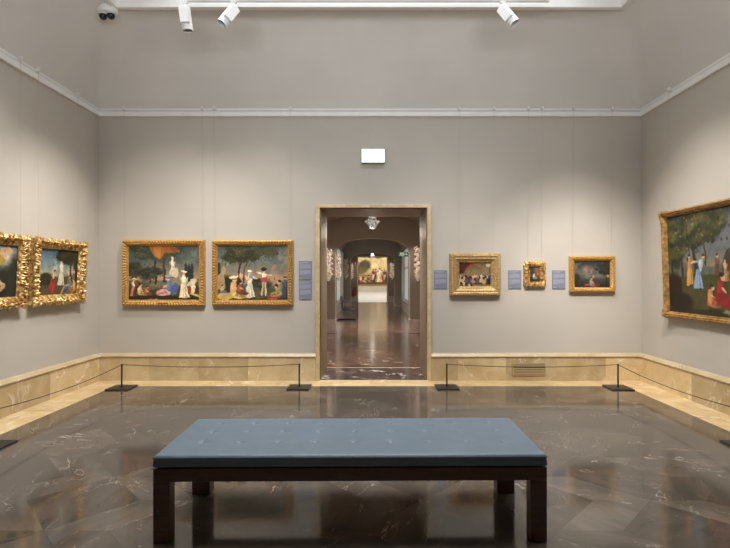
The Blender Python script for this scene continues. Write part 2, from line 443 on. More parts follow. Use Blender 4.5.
# ------------------------------------------------------------------ corridor
BW = 1.43
def arch_pts(hw, spring, crown, n=2.4, k=28):
    out = []
    for i in range(k+1):
        t = PI - PI*i/k; c, s = math.cos(t), math.sin(t)
        out.append((hw*math.copysign(abs(c)**(2/n), c), spring + (crown-spring)*abs(s)**(2/n)))
    return out
def arch_wall(name, y0, y1, hw, spring, crown, mat, ztop=4.2, xo=1.9):
    b = MB(); pts = [(-hw, 0)] + arch_pts(hw, spring, crown) + [(hw, 0)]
    b.box(-xo, -hw, y0, y1, 0, ztop); b.box(hw, xo, y0, y1, 0, ztop)
    A = pts[1:-1]
    for (x0, z0), (x1, z1) in zip(A[:-1], A[1:]):
        vs = [(x0,y0,z0),(x1,y0,z1),(x1,y0,ztop),(x0,y0,ztop),(x0,y1,z0),(x1,y1,z1),(x1,y1,ztop),(x0,y1,ztop)]
        b.add(vs, [(0,1,2,3),(7,6,5,4),(0,4,5,1)])
    o = b.build(name, mat); struct(o)
    e = MB()
    for s in (-1, 1):
        x0, x1 = sorted((s*(hw-.02), s*xo)); e.box(x0, x1, y0-.03, y1+.03, 0, .37)
    e.build('baseboard_arch', M['pinkst'], o, bevel=.008)
    return o
def vault(name, y0, y1, spring, crown, mat, n=2.0):
    b = MB(); A = [(-BW, spring-.02)] + arch_pts(BW, spring, crown, n) + [(BW, spring-.02)]
    for (x0, z0), (x1, z1) in zip(A[:-1], A[1:]):
        b.add([(x0,y0,z0),(x1,y0,z1),(x1,y1,z1),(x0,y1,z0)], [(0,1,2,3)])
    return struct(b.build(name, mat, smooth=60))
YA1, YA2, YE = 13.0, 24.3, 28.6
struct(MB().box(-2, 2, YB, YC, -.05, 0).build('floor_threshold', M['thresh']))
struct(MB().box(-2, 2, YC, YC+.03, -.05, .001).build('trim_threshold', M['trimst']))
struct(MB().box(-2, 2, YC+.03, YE+.3, -.05, 0).build('floor_corridor', M['corrfloor']))
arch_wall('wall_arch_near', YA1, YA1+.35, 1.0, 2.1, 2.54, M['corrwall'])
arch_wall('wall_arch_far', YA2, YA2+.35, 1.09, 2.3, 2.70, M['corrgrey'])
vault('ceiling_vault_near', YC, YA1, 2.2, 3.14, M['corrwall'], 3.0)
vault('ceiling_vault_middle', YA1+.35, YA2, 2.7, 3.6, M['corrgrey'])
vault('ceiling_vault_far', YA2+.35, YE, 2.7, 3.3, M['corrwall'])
# side walls of the bays; the middle bay has a tall window on each side
WY0, WY1, WZ0, WZ1 = 19.6, 23.4, .42, 2.9
for s, nm in ((-1, 'left'), (1, 'right')):
    b = MB(); x0, x1 = sorted((s*BW, s*(BW+.3)))
    b.box(x0, x1, YC, YA1, 0, 3.2); b.box(x0, x1, YA2+.35, YE, 0, 3.4)
    b.box(x0, x1, YA1+.35, WY0, 0, 3.7); b.box(x0, x1, WY1, YA2, 0, 3.7)
    b.box(x0, x1, WY0, WY1, 0, WZ0); b.box(x0, x1, WY0, WY1, WZ1, 3.7)
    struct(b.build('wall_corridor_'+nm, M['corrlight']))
    e = MB(); x0, x1 = sorted((s*BW, s*(BW-.03)))
    for ya, yb in ((YC+.02, YA1-.03), (YA1+.38, YA2-.03), (YA2+.38, YE-.03)): e.box(x0, x1, ya, yb, 0, .37)
    struct(e.build('baseboard_corridor_'+nm, M['pinkst'], bevel=.006))
    w = MB(); x0, x1 = sorted((s*(BW+.16), s*(BW+.19))); w.box(x0, x1, WY0, WY1, WZ0, WZ1)
    wo = bpy.data.objects.new('window_1' if s < 0 else 'window_2', None); C.objects.link(wo); struct(wo)
    w.build('window_pane', M['pane'], wo)
    f = MB(); x0, x1 = sorted((s*(BW+.11), s*(BW+.2)))
    n = 3
    for i in range(n+1):
        y = WY0 + (WY1-WY0)*i/n; f.box(x0, x1, y-.04, y+.04, WZ0, WZ1)
    for z in (WZ0+.03, WZ0+1.5, WZ1-.03): f.box(x0, x1, WY0, WY1, z-.03, z+.03)
    f.build('window_frame', M['white'], wo)
# end wall with doorway
EH = .85; EZ = 2.66
b = MB(); b.box(-6, -EH, YE, YE+.35, 0, 6); b.box(EH, 6, YE, YE+.35, 0, 6); b.box(-EH, EH, YE, YE+.35, EZ, 6)
struct(b.build('wall_corridor_end', M['corrwall']))
b = MB()
for x0, x1 in ((-EH-.06, -EH), (EH, EH+.06)): b.box(x0, x1, YE-.03, YE+.37, 0, EZ)
b.box(-EH-.06, EH+.06, YE-.03, YE+.37, EZ, EZ+.05); struct(b.build('trim_far_door', M['creamlip']))
b = MB(); b.box(-1.4, -EH-.06, YE-.03, YE, 0, .38); b.box(EH+.06, 1.4, YE-.03, YE, 0, .38)
struct(b.build('baseboard_corridor_end', M['pinkst'], bevel=.006))
YF = 50.0
struct(MB().box(-6.3, 6.3, YE+.3, YF+.3, -.06, 0).build('floor_far', M['farfloor']))
struct(MB().box(-6.3, 6.3, YF, YF+.3, 0, 6.3).build('wall_far', M['farwall']))
struct(MB().box(-6.3, -6, YE+.35, YF, 0, 6.3).build('wall_far_left', M['farwall']))
struct(MB().box(6, 6.3, YE+.35, YF, 0, 6.3).build('wall_far_right', M['farwall']))
struct(MB().box(-6.3, 6.3, YE+.3, YF+.3, 6, 6.2).build('ceiling_far', M['white']))

# ------------------------------------------------------------------ painting canvases (raster painted with numpy, stored as a colour attribute)
def vnoise(w, h, f, seed, oct=4):
    rng = np.random.RandomState(seed); out = np.zeros((h, w)); amp = 1; tot = 0
    asp = h/w
    for o in range(oct):
        gx, gy = max(2, int(f*2**o)+2), max(2, int(f*asp*2**o)+2)
        g = rng.rand(gy+1, gx+1)
        x = np.linspace(0, gx-1e-3, w); y = np.linspace(0, gy-1e-3, h)
        xi, yi = x.astype(int), y.astype(int); fx, fy = x-xi, y-yi
        fx = fx*fx*(3-2*fx); fy = (fy*fy*(3-2*fy))[:, None]
        a = g[yi][:, xi]; b2 = g[yi][:, xi+1]; c = g[yi+1][:, xi]; d = g[yi+1][:, xi+1]
        out += amp*((a*(1-fx)+b2*fx)*(1-fy) + (c*(1-fx)+d*fx)*fy); tot += amp; amp *= .55
    return out/tot
class Pic:
    def __init__(self, W, H, px, seed=1):
        self.w = px; self.h = max(8, int(px*H/W)); self.a = W/H
        self.X, self.Y = np.meshgrid((np.arange(self.w)+.5)/self.w, (np.arange(self.h)+.5)/self.h)   # y down
        self.X = self.X*self.a                                    # x in units of height
        self.im = np.zeros((self.h, self.w, 3)); self.rng = np.random.RandomState(seed); self.seed = seed
    def put(self, m, c):
        m = np.clip(m, 0, 1)[..., None]; self.im = self.im*(1-m) + np.array(c)/255.*m
    def sky(self, stops):
        ys = [s[0] for s in stops]; t = self.Y + .10*(vnoise(self.w, self.h, 4, self.seed+3)-.5)
        for k in range(3): self.im[..., k] = np.interp(t, ys, [s[1][k]/255. for s in stops])
    def cloud(self, f, thr, c, amt=.7, y0=0, y1=.6, seed=0):
        n = vnoise(self.w, self.h, f, self.seed+20+seed, 5)
        band = np.clip((self.Y-y0)/.1, 0, 1)*np.clip((y1-self.Y)/.15, 0, 1)
        self.put(np.clip((n-thr)/.12, 0, 1)*amt*band, c)
    def ell(self, x, y, rx, ry, c, ang=0, soft=.12, amt=1, rag=0):
        x = x*self.a; dx, dy = self.X-x, self.Y-y; ca, sa = math.cos(ang), math.sin(ang)
        u, v = (dx*ca+dy*sa)/rx, (-dx*sa+dy*ca)/ry
        r = np.sqrt(u*u+v*v)
        if rag: r = r + rag*(vnoise(self.w, self.h, 18, self.seed+int(self.rng.randint(1000)), 3)-.5)*2
        self.put(np.clip((1-r)/soft+.5, 0, 1)*amt, c)
    def poly(self, pts, c, amt=1, soft=.008):
        P = [(p[0]*self.a, p[1]) for p in pts]; ins = np.zeros_like(self.X, bool); dist = np.full_like(self.X, 9.)
        j = len(P)-1
        for i in range(len(P)):
            (x1, y1), (x2, y2) = P[i], P[j]; j = i
            with np.errstate(divide='ignore', invalid='ignore'):
                cr = ((y1 > self.Y) != (y2 > self.Y)) & (self.X < (x2-x1)*(self.Y-y1)/((y2-y1) or 1e-9)+x1)
            ins ^= cr
        m = ins.astype(float); self.put(m*amt, c)
    def hills(self, y, c, amp=.06, f=5, seed=0):
        n = vnoise(self.w, 4, f, self.seed+60+seed, 4)[0]
        line = y - amp*(n-.5)*2; self.put(np.clip((self.Y-line)/.015, 0, 1), c)
    def tree(self, x, y0, y1, tr, spread, cols, n=60, trunk=(52,38,24), lean=0):
        for k in range(14):
            t = k/13; self.ell(x+lean*t*t+.006*math.sin(t*9), y0+(y1-y0)*t, tr*(1-.5*t), abs(y1-y0)/16, trunk)
        for k in range(n):
            r = self.rng.rand()**.6; an = self.rng.rand()*2*PI
            px, py = x+lean+spread[0]*r*math.cos(an), y1+spread[1]*r*math.sin(an)*.8
            s = .03+.05*self.rng.rand()
            self.ell(px, py, s*1.5, s*.8, cols[self.rng.randint(len(cols))], self.rng.rand()-.5, .6, .85)
            for q in range(5):      # leaf dabs, lit from above
                u, v = self.rng.randn(2)*s; lit = 1.25 if v < 0 else .75
                c = [min(255, z*lit*(.85+.4*self.rng.rand())) for z in cols[self.rng.randint(len(cols))]]
                self.ell(px+u*1.3, py+v*.8, .008+.012*self.rng.rand(), .005+.007*self.rng.rand(), c, self.rng.rand()*3, .5, .9)
    def tex(self, amt=.10):
        h, w = self.h, self.w
        jj, ii = np.meshgrid(np.arange(h), np.arange(w), indexing='ij')
        for f, am in ((9, .012), (26, .008)):        # ragged, hand-painted edges
            dx = (vnoise(w, h, f, self.seed+91, 3)-.5)*2*am*h; dy = (vnoise(w, h, f, self.seed+92, 3)-.5)*2*am*h
            y = np.clip(jj+dy*1.6, 0, h-1).astype(int); x = np.clip(ii+dx*1.6, 0, w-1).astype(int); self.im = self.im[y, x]
        n = vnoise(w, h, 30, self.seed+90, 3)-.5; n2 = vnoise(w, h, 11, self.seed+94, 4)-.5
        self.im *= (1+amt*2.2*n+amt*2.4*n2)[..., None]
        k = self.im; pad = np.pad(k, ((1,1),(1,1),(0,0)), 'edge')      # soft glazing
        self.im = .4*k + .15*(pad[:-2,1:-1]+pad[2:,1:-1]+pad[1:-1,:-2]+pad[1:-1,2:])
        gr = self.im.mean(2, keepdims=True); self.im = .78*self.im + .22*gr; warm = np.array((1.04, 1.0, .90)); self.im = np.clip(self.im*warm*.96, 0, 1)
    def person(self, x, y, h, top, bottom, skin=(214,168,132), hat=None, hair=(58,40,28), gown=True, lean=0, arm=0):
        """standing figure, feet at y, height h (fractions of the height)"""
        L = lean*h
        self.ell(x, y+.004, .16*h, .02*h, (24,22,18), 0, .8, .6)
        if gown:
            self.poly([(x-.07*h/self.a, y-.56*h), (x+.07*h/self.a, y-.56*h), (x+.20*h/self.a, y), (x-.20*h/self.a, y)], bottom)
            self.poly([(x+.01*h/self.a, y-.56*h), (x+.05*h/self.a, y-.56*h), (x+.13*h/self.a, y), (x+.05*h/self.a, y)], [v*.75 for v in bottom], .7)
        else:
            for s in (-1, 1): self.poly([(x, y-.52*h), (x+s*.075*h/self.a, y-.52*h), (x+s*.10*h/self.a, y), (x+s*.05*h/self.a, y)], bottom if s > 0 else [v*.8 for v in bottom])
        self.ell(x+.2*L, y-.67*h, .085*h, .155*h, top, lean*.5)
        sx = 1 if arm >= 0 else -1
        if arm:
            for k in range(6):
                t = k/5; self.ell(x+(.06+.20*t)*h*sx/self.a, y-(.76-.05*t)*h, .045*h, .028*h, top if t < .5 else skin, 0, .3)
        else:
            for s in (-1, 1): self.ell(x+s*.10*h/self.a, y-.64*h, .03*h, .12*h, [v*.82 for v in top], s*.25)
        self.ell(x+.4*L, y-.88*h, .052*h, .066*h, skin); self.ell(x+.4*L, y-.925*h, .06*h, .042*h, hair)
        for q in range(4 if gown else 2):
            u = (-.11+.07*q)*h/self.a; self.poly([(x+u*.4, y-.5*h), (x+u*.4+.012*h/self.a, y-.5*h), (x+u+.03*h/self.a, y-.01*h), (x+u, y-.01*h)], [v*(.62 if q % 2 else 1.18) for v in bottom], .45)
        self.ell(x+.2*L-.035*h/self.a, y-.69*h, .04*h, .12*h, [min(255, v*1.2) for v in top], 0, .8, .6)
        if hat: self.ell(x+.4*L, y-.945*h, .10*h, .04*h, hat)
    def seated(self, x, y, h, top, bottom, skin=(210,164,128), hair=(50,36,26), flip=1, hat=None):
        self.ell(x+flip*.22*h/self.a, y-.14*h, .42*h, .17*h, bottom, flip*.15, .2); self.ell(x+flip*.35*h/self.a, y-.10*h, .24*h, .06*h, [v*.7 for v in bottom], flip*.2, .4)
        self.ell(x, y-.46*h, .16*h, .28*h, top, flip*.12); self.ell(x+flip*.17*h/self.a, y-.42*h, .16*h, .05*h, skin, flip*.5)
        self.ell(x-.05*h/self.a, y-.5*h, .07*h, .2*h, [min(255, v*1.22) for v in top], 0, .8, .6)
        for q in range(3): self.ell(x+flip*(.05+.12*q)*h/self.a, y-(.2-.03*q)*h, .03*h, .11*h, [v*(.65 if q % 2 else 1.2) for v in bottom], flip*.8, .6, .6)
        self.ell(x+flip*.02, y-.82*h, .10*h, .125*h, skin); self.ell(x+flip*.01, y-.91*h, .115*h, .08*h, hair)
        if hat: self.ell(x+flip*.01, y-.95*h, .2*h, .07*h, hat)

def pic_terrace(W, H):
    p = Pic(W, H, 260, 11)
    p.sky([(0, (56,66,66)), (.3, (74,86,88)), (.5, (120,112,102)), (.62, (172,132,108)), (1, (120,96,80))])
    p.cloud(4, .55, (108,116,118), .6, 0, .5)
    p.hills(.63, (92,92,84), .05, 5); p.hills(.68, (70,74,56), .03, 7, 4)
    p.hills(.75, (62,56,38), .03, 4, 9); p.hills(.90, (44,36,26), .02, 6, 2)
    p.ell(.52, .72, .32, .05, (120,116,104), 0, .5, .7); p.ell(.3, .78, .2, .03, (126,98,70), 0, .5, .7)
    g = [(42,50,40), (54,62,46), (66,72,52), (38,44,36)]
    p.tree(.38, .68, .14, .022, (.32, .12), g, 46); p.tree(.50, .66, .10, .030, (.22, .09), g, 26, (66,52,36))
    p.tree(.06, .7, .45, .012, (.08, .12), g, 24); p.tree(.30, .66, .50, .01, (.12, .09), g, 24)
    for x in (.80, .845, .885): p.ell(x, .52, .03, .19, (34,46,44), 0, .3)
    p.poly([(.28,.02), (.60,.02), (.74,.14), (.62,.16), (.52,.14), (.43,.26), (.37,.22), (.31,.10)], (146,84,32)); 
    p.poly([(.34,.02), (.46,.02), (.44,.24), (.39,.22)], (178,112,44), .8); p.poly([(.56,.04), (.70,.10), (.62,.18)], (128,66,24), .8)
    p.poly([(.58,.58), (.76,.58), (.77,.74), (.57,.74)], (128,116,96))
    p.person(.62, .58, .38, (206,196,176), (196,186,166), (214,204,186), hair=(190,180,162)); p.ell(.665, .50, .05, .09, (188,178,158))
    p.person(.775, .95, .50, (222,208,186), (214,200,176), hat=(236,226,206), hair=(160,120,80))
    p.seated(.57, .90, .36, (76,104,156), (206,148,152), hat=(130,160,196), flip=-1); p.ell(.64, .80, .06, .12, (60,86,150), .3)
    p.person(.075, .93, .34, (216,196,176), (196,112,96), hat=(226,210,190)); p.person(.115, .92, .36, (110,62,34), (86,52,32))
    p.seated(.16, .90, .22, (206,180,140), (176,146,96)); p.seated(.25, .89, .16, (160,90,50), (120,70,40))
    p.seated(.90, .92, .30, (206,196,160), (200,180,96), hat=(216,200,180), flip=1); p.ell(.88, .70, .08, .05, (200,196,176), -.4)
    p.person(.96, .88, .26, (96,46,40), (60,50,46)); p.ell(.86, .80, .03, .07, (150,40,40)); p.ell(.99, .72, .03, .05, (70,110,140))
    p.ell(.34, .98, .10, .015, (188,160,130), 0, .6, .8)
    p.tex(.1); return p
def pic_dance(W, H):
    p = Pic(W, H, 260, 23)
    p.sky([(0, (62,76,82)), (.28, (84,96,98)), (.48, (120,114,106)), (.62, (170,130,108)), (1, (110,88,70))])
    p.cloud(3, .52, (140,146,142), .6, 0, .45); p.cloud(5, .6, (196,160,120), .6, .1, .4, 4)
    p.hills(.72, (76,88,92), .05, 4); p.hills(.78, (70,74,46), .03, 6, 3); p.hills(.84, (86,78,42), .02, 5, 5); p.hills(.95, (52,42,26), .02, 5, 8)
    g = [(42,46,26), (58,62,34), (34,38,24), (74,74,42)]
    p.tree(.30, .80, .20, .028, (.24, .15), g, 44, lean=.03); p.tree(.36, .70, .12, .014, (.36, .10), g, 34, (70,58,38), lean=.12)
    p.tree(.60, .82, .70, .01, (.14, .07), g, 20); p.ell(.16, .72, .22, .17, (38,42,26), 0, .5)
    p.poly([(0,.52), (.10,.54), (.11,.80), (0,.80)], (150,124,92)); p.ell(.085, .46, .045, .075, (160,136,104)); p.ell(.02,.42,.03,.12,(40,48,40))
    p.person(.455, .95, .50, (222,214,200), (206,204,196), hat=(236,226,206), arm=1); p.ell(.415, .60, .06, .03, (214,176,144), .8); p.ell(.47, .57, .04, .03, (96,140,190))
    p.person(.655, .92, .52, (214,206,196), (196,176,160), hat=(36,32,34), gown=False, arm=1); p.ell(.66, .635, .075, .05, (176,50,60)); p.ell(.60, .50, .06, .02, (206,190,176))
    p.seated(.22, .96, .40, (196,150,110), (206,180,100), hat=(226,206,170)); p.seated(.31, .90, .26, (150,70,40), (120,60,36)); p.ell(.10, .93, .16, .07, (190,160,84), 0, .3)
    p.seated(.06, .88, .16, (180,150,130), (90,110,150)); p.ell(.33, .56, .035, .05, (200,160,126))
    p.seated(.84, .98, .28, (90,60,56), (150,60,50), flip=-1); p.seated(.89, .92, .30, (110,116,70), (160,140,80), flip=-1); p.person(.955, .95, .40, (60,76,116), (52,66,106)); p.ell(.78, .97, .08, .02, (176,60,50))
    p.ell(.80, .40, .03, .06, (190,120,80), .5, .6, .7)
    p.tex(.1); return p
def pic_interior(W, H):
    p = Pic(W, H, 110, 31)
    p.sky([(0, (112,92,62)), (.5, (138,116,82)), (1, (110,84,54))])
    p.poly([(0,0), (.62,0), (.45,.12), (.28,.22), (.16,.44), (0,.55)], (82,32,22)); p.poly([(.36,.06), (.60,.02), (.44,.14), (.24,.30), (.18,.30)], (176,58,34))
    p.poly([(0,.3), (.10,.34), (.06,.7), (0,.72)], (46,24,18)); p.poly([(.90,0), (1,0), (1,.8), (.92,.7)], (92,76,54)); p.ell(.88, .14, .10, .07, (196,176,140), .2)
    p.hills(.66, (70,52,34), .02, 5); p.hills(.90, (132,106,70), .02, 5, 2)
    cols = [(60,52,46), (150,60,50), (196,180,156), (70,90,130), (40,34,30), (186,150,90), (206,170,160)]
    for k in range(18):
        x = .06+.9*k/17; p.person(x, .80+.1*p.rng.rand(), .30+.08*p.rng.rand(), cols[p.rng.randint(7)], cols[p.rng.randint(7)], hair=(50,40,30))
    p.person(.68, .84, .42, (216,206,190), (196,160,110)); p.person(.90, .90, .46, (40,62,130), (30,26,26)); p.person(.44, .84, .36, (206,160,160), (190,130,130))
    for k in range(9): p.ell(.03+.05*k, .86+.08*p.rng.rand(), .05, .06, [(206,200,190), (40,34,30), (96,84,70)][k % 3])
    p.tex(.14); return p
def pic_mini(W, H):
    p = Pic(W, H, 60, 41); p.sky([(0, (110,104,88)), (.6, (92,82,66)), (1, (60,48,36))])
    p.ell(.2, .3, .22, .3, (52,56,42), 0, .6); p.ell(.85, .35, .12, .3, (150,60,60), 0, .6); p.hills(.78, (58,50,36), .03, 4)
    p.seated(.4, .92, .5, (196,186,170), (120,130,120)); p.person(.75, .9, .5, (150,130,110), (110,70,60)); p.tex(.15); return p
def pic_storm(W, H):
    p = Pic(W, H, 120, 52)
    p.sky([(0, (34,40,44)), (.3, (66,72,78)), (.5, (92,92,92)), (.7, (58,60,58)), (1, (34,30,26))])
    p.cloud(3, .46, (118,118,118), .7, .05, .7); p.ell(.42, .34, .26, .12, (168,140,124), .2, .9, .75); p.ell(.40, .52, .20, .12, (120,120,122), 0, .9, .6); p.cloud(5, .52, (54,58,62), .6, 0, .6, 3)
    p.hills(.78, (46,44,38), .03, 5); p.hills(.88, (40,34,26), .02, 5, 3)
    p.tree(.88, .9, .30, .03, (.30, .26), [(30,34,32), (42,46,42), (36,38,34)], 60, (30,26,22)); p.ell(.05, .66, .14, .16, (34,38,36), 0, .6)
    p.seated(.46, .93, .34, (110,136,140), (96,124,130)); p.ell(.36, .88, .12, .03, (190,60,40)); p.ell(.52, .58, .03, .045, (196,110,70)); p.ell(.52, .88, .03, .07, (196,60,46)); p.ell(.62, .88, .09, .07, (96,50,36)); p.ell(.91, .56, .05, .05, (180,150,120), .4, .6)
    p.tex(.1); return p
def pic_bath(W, H):
    p = Pic(W, H, 210, 64)
    p.sky([(0, (58,92,134)), (.3, (104,134,160)), (.5, (150,156,150)), (.7, (84,84,66)), (1, (60,46,30))])
    p.cloud(3, .50, (206,202,190), .8, .15, .55); g = [(42,44,28), (56,56,34), (34,36,24), (70,62,38)]
    p.hills(.60, (66,76,70), .08, 4); p.tree(.18, .9, .66, .02, (.16, .14), [(38,40,28), (52,50,32)], 30); p.hills(.82, (88,74,42), .03, 5, 3)
    p.tree(.82, .8, .14, .035, (.32, .18), g, 70, (60,46,30), -.05); p.ell(.95, .45, .10, .3, (48,46,30), 0, .5)
    p.person(.56, .78, .58, (222,214,204), (214,208,198)); p.ell(.54, .55, .05, .12, (206,200,186), .2)
    p.person(.34, .92, .50, (206,160,120), (176,48,40), lean=.3, arm=1); p.ell(.36, .82, .08, .14, (170,44,38), .2)
    p.seated(.80, .95, .42, (80,116,170), (60,96,160), flip=-1); p.person(.76, .74, .30, (206,176,140), (150,110,70)); p.seated(.92, .95, .36, (196,150,60), (186,120,40), flip=-1); p.person(.90, .66, .26, (210,166,126), (140,96,60))
    p.ell(.62, .88, .14, .03, (186,146,70), -.9); p.ell(.45, .68, .07, .03, (120,80,40)); p.tex(.12); return p
def pic_myth(W, H):
    p = Pic(W, H, 210, 75)
    p.sky([(0, (70,100,140)), (.3, (110,134,160)), (.55, (140,140,140)), (.75, (60,58,46)), (1, (36,28,20))])
    p.cloud(2.5, .48, (206,204,200), .85, 0, .75); p.ell(.75, .75, .35, .35, (40,44,32), 0, .6); p.hills(.86, (44,38,24), .06, 4); p.ell(.95, .6, .16, .42, (40,48,40), 0, .6); p.hills(.94, (60,46,26), .03, 5, 2)
    p.ell(.72, .18, .14, .09, (206,166,130), -.7, .3); p.ell(.82, .12, .07, .08, (214,176,140)); p.ell(.66, .28, .14, .08, (170,140,60), .5, .4); p.ell(.55, .22, .12, .06, (190,186,180), .3, .5)
    p.ell(.50, .52, .22, .11, (220,180,146), .5, .3); p.ell(.36, .44, .10, .11, (226,186,150)); p.ell(.60, .66, .26, .05, (210,170,136), .4); p.ell(.40, .66, .26, .09, (206,200,196), .1, .4)
    p.ell(.52, .84, .16, .12, (96,46,34), .3, .5); p.seated(.30, .96, .34, (176,60,48), (150,50,40)); p.ell(.70, .82, .12, .05, (176,150,110), -.4); p.tex(.12); return p
def pic_feast(W, H):
    p = Pic(W, H, 330, 86)
    p.sky([(0, (38,48,70)), (.25, (58,70,92)), (.42, (96,104,112)), (.52, (120,112,96)), (1, (60,56,34))])
    p.cloud(3, .50, (98,106,120), .7, 0, .45); p.hills(.50, (76,88,86), .05, 4); p.hills(.60, (62,66,38), .04, 5, 4); p.hills(.72, (70,68,36), .03, 4, 8); p.hills(.92, (46,44,26), .03, 5, 5)
    g = [(32,38,24), (44,50,30), (66,68,40), (84,84,50)]
    p.tree(.15, .62, .24, .018, (.20, .15), g, 50); p.tree(.27, .60, .14, .03, (.28, .12), g, 60, (52,42,28)); p.tree(.36, .5, .2, .012, (.14, .10), g, 22); p.tree(.05, .7, .30, .02, (.10, .26), g, 50)
    p.poly([(.50,.58), (.70,.58), (.68,.44), (.64,.38), (.56,.38), (.52,.44)], (62,56,48)); p.person(.60, .38, .18, (70,64,54), (66,60,50), (80,72,60)); p.ell(.60, .40, .06, .03, (74,66,56))
    p.ell(.06, .76, .12, .18, (40,28,18), .2, .4); p.ell(.12, .86, .2, .1, (36,30,18), .2, .4)
    p.person(.22, .70, .30, (176,120,70), (190,140,60)); p.person(.30, .74, .34, (150,176,216), (116,146,200), lean=.3, arm=-1)
    p.person(.46, .62, .22, (120,74,50), (96,60,44)); p.person(.53, .66, .20, (196,146,110), (170,120,80))
    p.seated(.40, .90, .22, (196,120,80), (160,90,56)); p.seated(.48, .86, .28, (150,34,34), (140,30,34)); p.ell(.52, .84, .14, .06, (136,28,30), .2, .3)
    p.person(.72, .80, .40, (212,206,204), (196,194,198)); p.ell(.76, .72, .10, .14, (200,200,206), .3, .4); p.seated(.60, .74, .2, (206,150,116), (186,130,96)); p.person(.86, .82, .34, (90,100,140), (70,80,110)); p.seated(.92, .92, .26, (160,110,60), (130,90,50))
    p.ell(.70, .90, .05, .04, (150,110,70)); p.ell(.56, .94, .1, .02, (120,130,80), 0, .6); p.tex(.1); return p
def pic_far(W, H):
    p = Pic(W, H, 90, 97)
    p.sky([(0, (206,180,126)), (.4, (222,200,150)), (.62, (196,170,116)), (1, (116,92,54))])
    p.cloud(3, .5, (232,214,170), .6, 0, .6); p.ell(.25, .42, .2, .16, (84,76,60), -.3, .4); p.ell(.1, .56, .2, .12, (110,96,66), 0, .5)
    p.hills(.72, (140,112,66), .05, 4); p.hills(.88, (96,74,42), .03, 5, 3)
    for k in range(16): p.ell(.2+.5*p.rng.rand(), .06+.1*p.rng.rand(), .09, .04, (96,104,56), 0, .6, .8)
    cols = [(60,66,100), (176,60,46), (214,204,186), (60,50,40), (196,150,70)]
    for k in range(7): p.person(.52+.07*k, .84+.05*p.rng.rand(), .34, cols[k % 5], cols[(k+2) % 5], gown=k % 2 == 0)
    for k in range(6): p.seated(.06+.08*k, .9, .2, cols[(k+1) % 5], cols[k % 5])
    p.person(.72, .9, .42, (220,214,204), (210,200,186)); p.tex(.12); return p

def canvas_obj(p, x0, x1, z0, z1, y, parent, gain=1.0):
    w, h = p.w, p.h
    vs = []; fs = []
    for j in range(h):
        for i in range(w): vs.append((x0+(x1-x0)*i/(w-1), y, z1-(z1-z0)*j/(h-1)))
    for j in range(h-1):
        for i in range(w-1): a = j*w+i; fs.append((a, a+w, a+w+1, a+1))
    me = bpy.data.meshes.new('painted_canvas'); me.from_pydata(vs, [], fs); me.update(); me.materials.append(M['canvas'])
    at = me.color_attributes.new('paint', 'FLOAT_COLOR', 'POINT')
    im = np.clip(p.im, 0, 1); L = np.where(im <= .04045, im/12.92, ((im+.055)/1.055)**2.4)*gain
    col = np.concatenate([L.reshape(-1, 3), np.ones((w*h, 1))], 1).astype(np.float32)
    at.data.foreach_set('color', col.ravel())
    o = bpy.data.objects.new('painted_canvas', me); C.objects.link(o); o.parent = parent; return o

def frame_obj(W, H, prof, mat, parent, carve=None, step=.011):
    """prof: (inset, depth out of the wall); carve(s, L, i, side) -> (d_inset, d_depth); local x across, z up, -y to the room"""
    b = MB(); n = len(prof)
    sides = [((-W/2, 0), (1, 0), W, (0, 1)), ((W/2, 0), (0, 1), H, (-1, 0)), ((W/2, H), (-1, 0), W, (0, -1)), ((-W/2, H), (0, -1), H, (1, 0))]
    ringpts = []
    for si, (o, d, L, iw) in enumerate(sides):
        k = max(8, int(L/step))
        for i in range(k):
            t = i/k; row = []
            for pi_, (ins, dep) in enumerate(prof):
                s = t*L
                di, dd = carve(s, L, pi_, si) if carve else (0, 0)
                fade = min(1, min(t, 1-t)*k/2.0)
                ii = ins + di; la = ins + (L-2*ins)*t
                row.append((o[0]+d[0]*la+iw[0]*(ii), -(dep+dd), o[1]+d[1]*la+iw[1]*(ii)) if fade >= 1 or True else None)
            ringpts.append(row)
    # mitre corners: first row of each side sits on the diagonal
    idx = 0
    for si, (o, d, L, iw) in enumerate(sides):
        k = max(8, int(L/step))
        for pi_, (ins, dep) in enumerate(prof):
            di, dd = carve(0, L, pi_, si) if carve else (0, 0)
            ii = ins+di
            ringpts[idx][pi_] = (o[0]+d[0]*ii+iw[0]*ii, -(dep+dd), o[1]+d[1]*ii+iw[1]*ii)
        idx += k
    N = len(ringpts); vs = [p for r in ringpts for p in r]; fs = []
    for i in range(N):
        j = (i+1) % N
        for q in range(n-1): fs.append((i*n+q, i*n+q+1, j*n+q+1, j*n+q))
    b.add(vs, fs)
    ob = b.build('gilt_frame', mat, parent, smooth=50)
    at = ob.data.color_attributes.new('hollow_shade', 'FLOAT_COLOR', 'POINT')
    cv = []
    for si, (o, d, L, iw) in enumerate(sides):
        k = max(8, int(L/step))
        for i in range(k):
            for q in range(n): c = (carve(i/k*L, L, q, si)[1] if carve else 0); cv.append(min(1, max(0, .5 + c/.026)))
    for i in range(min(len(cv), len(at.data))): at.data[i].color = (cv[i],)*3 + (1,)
    return ob

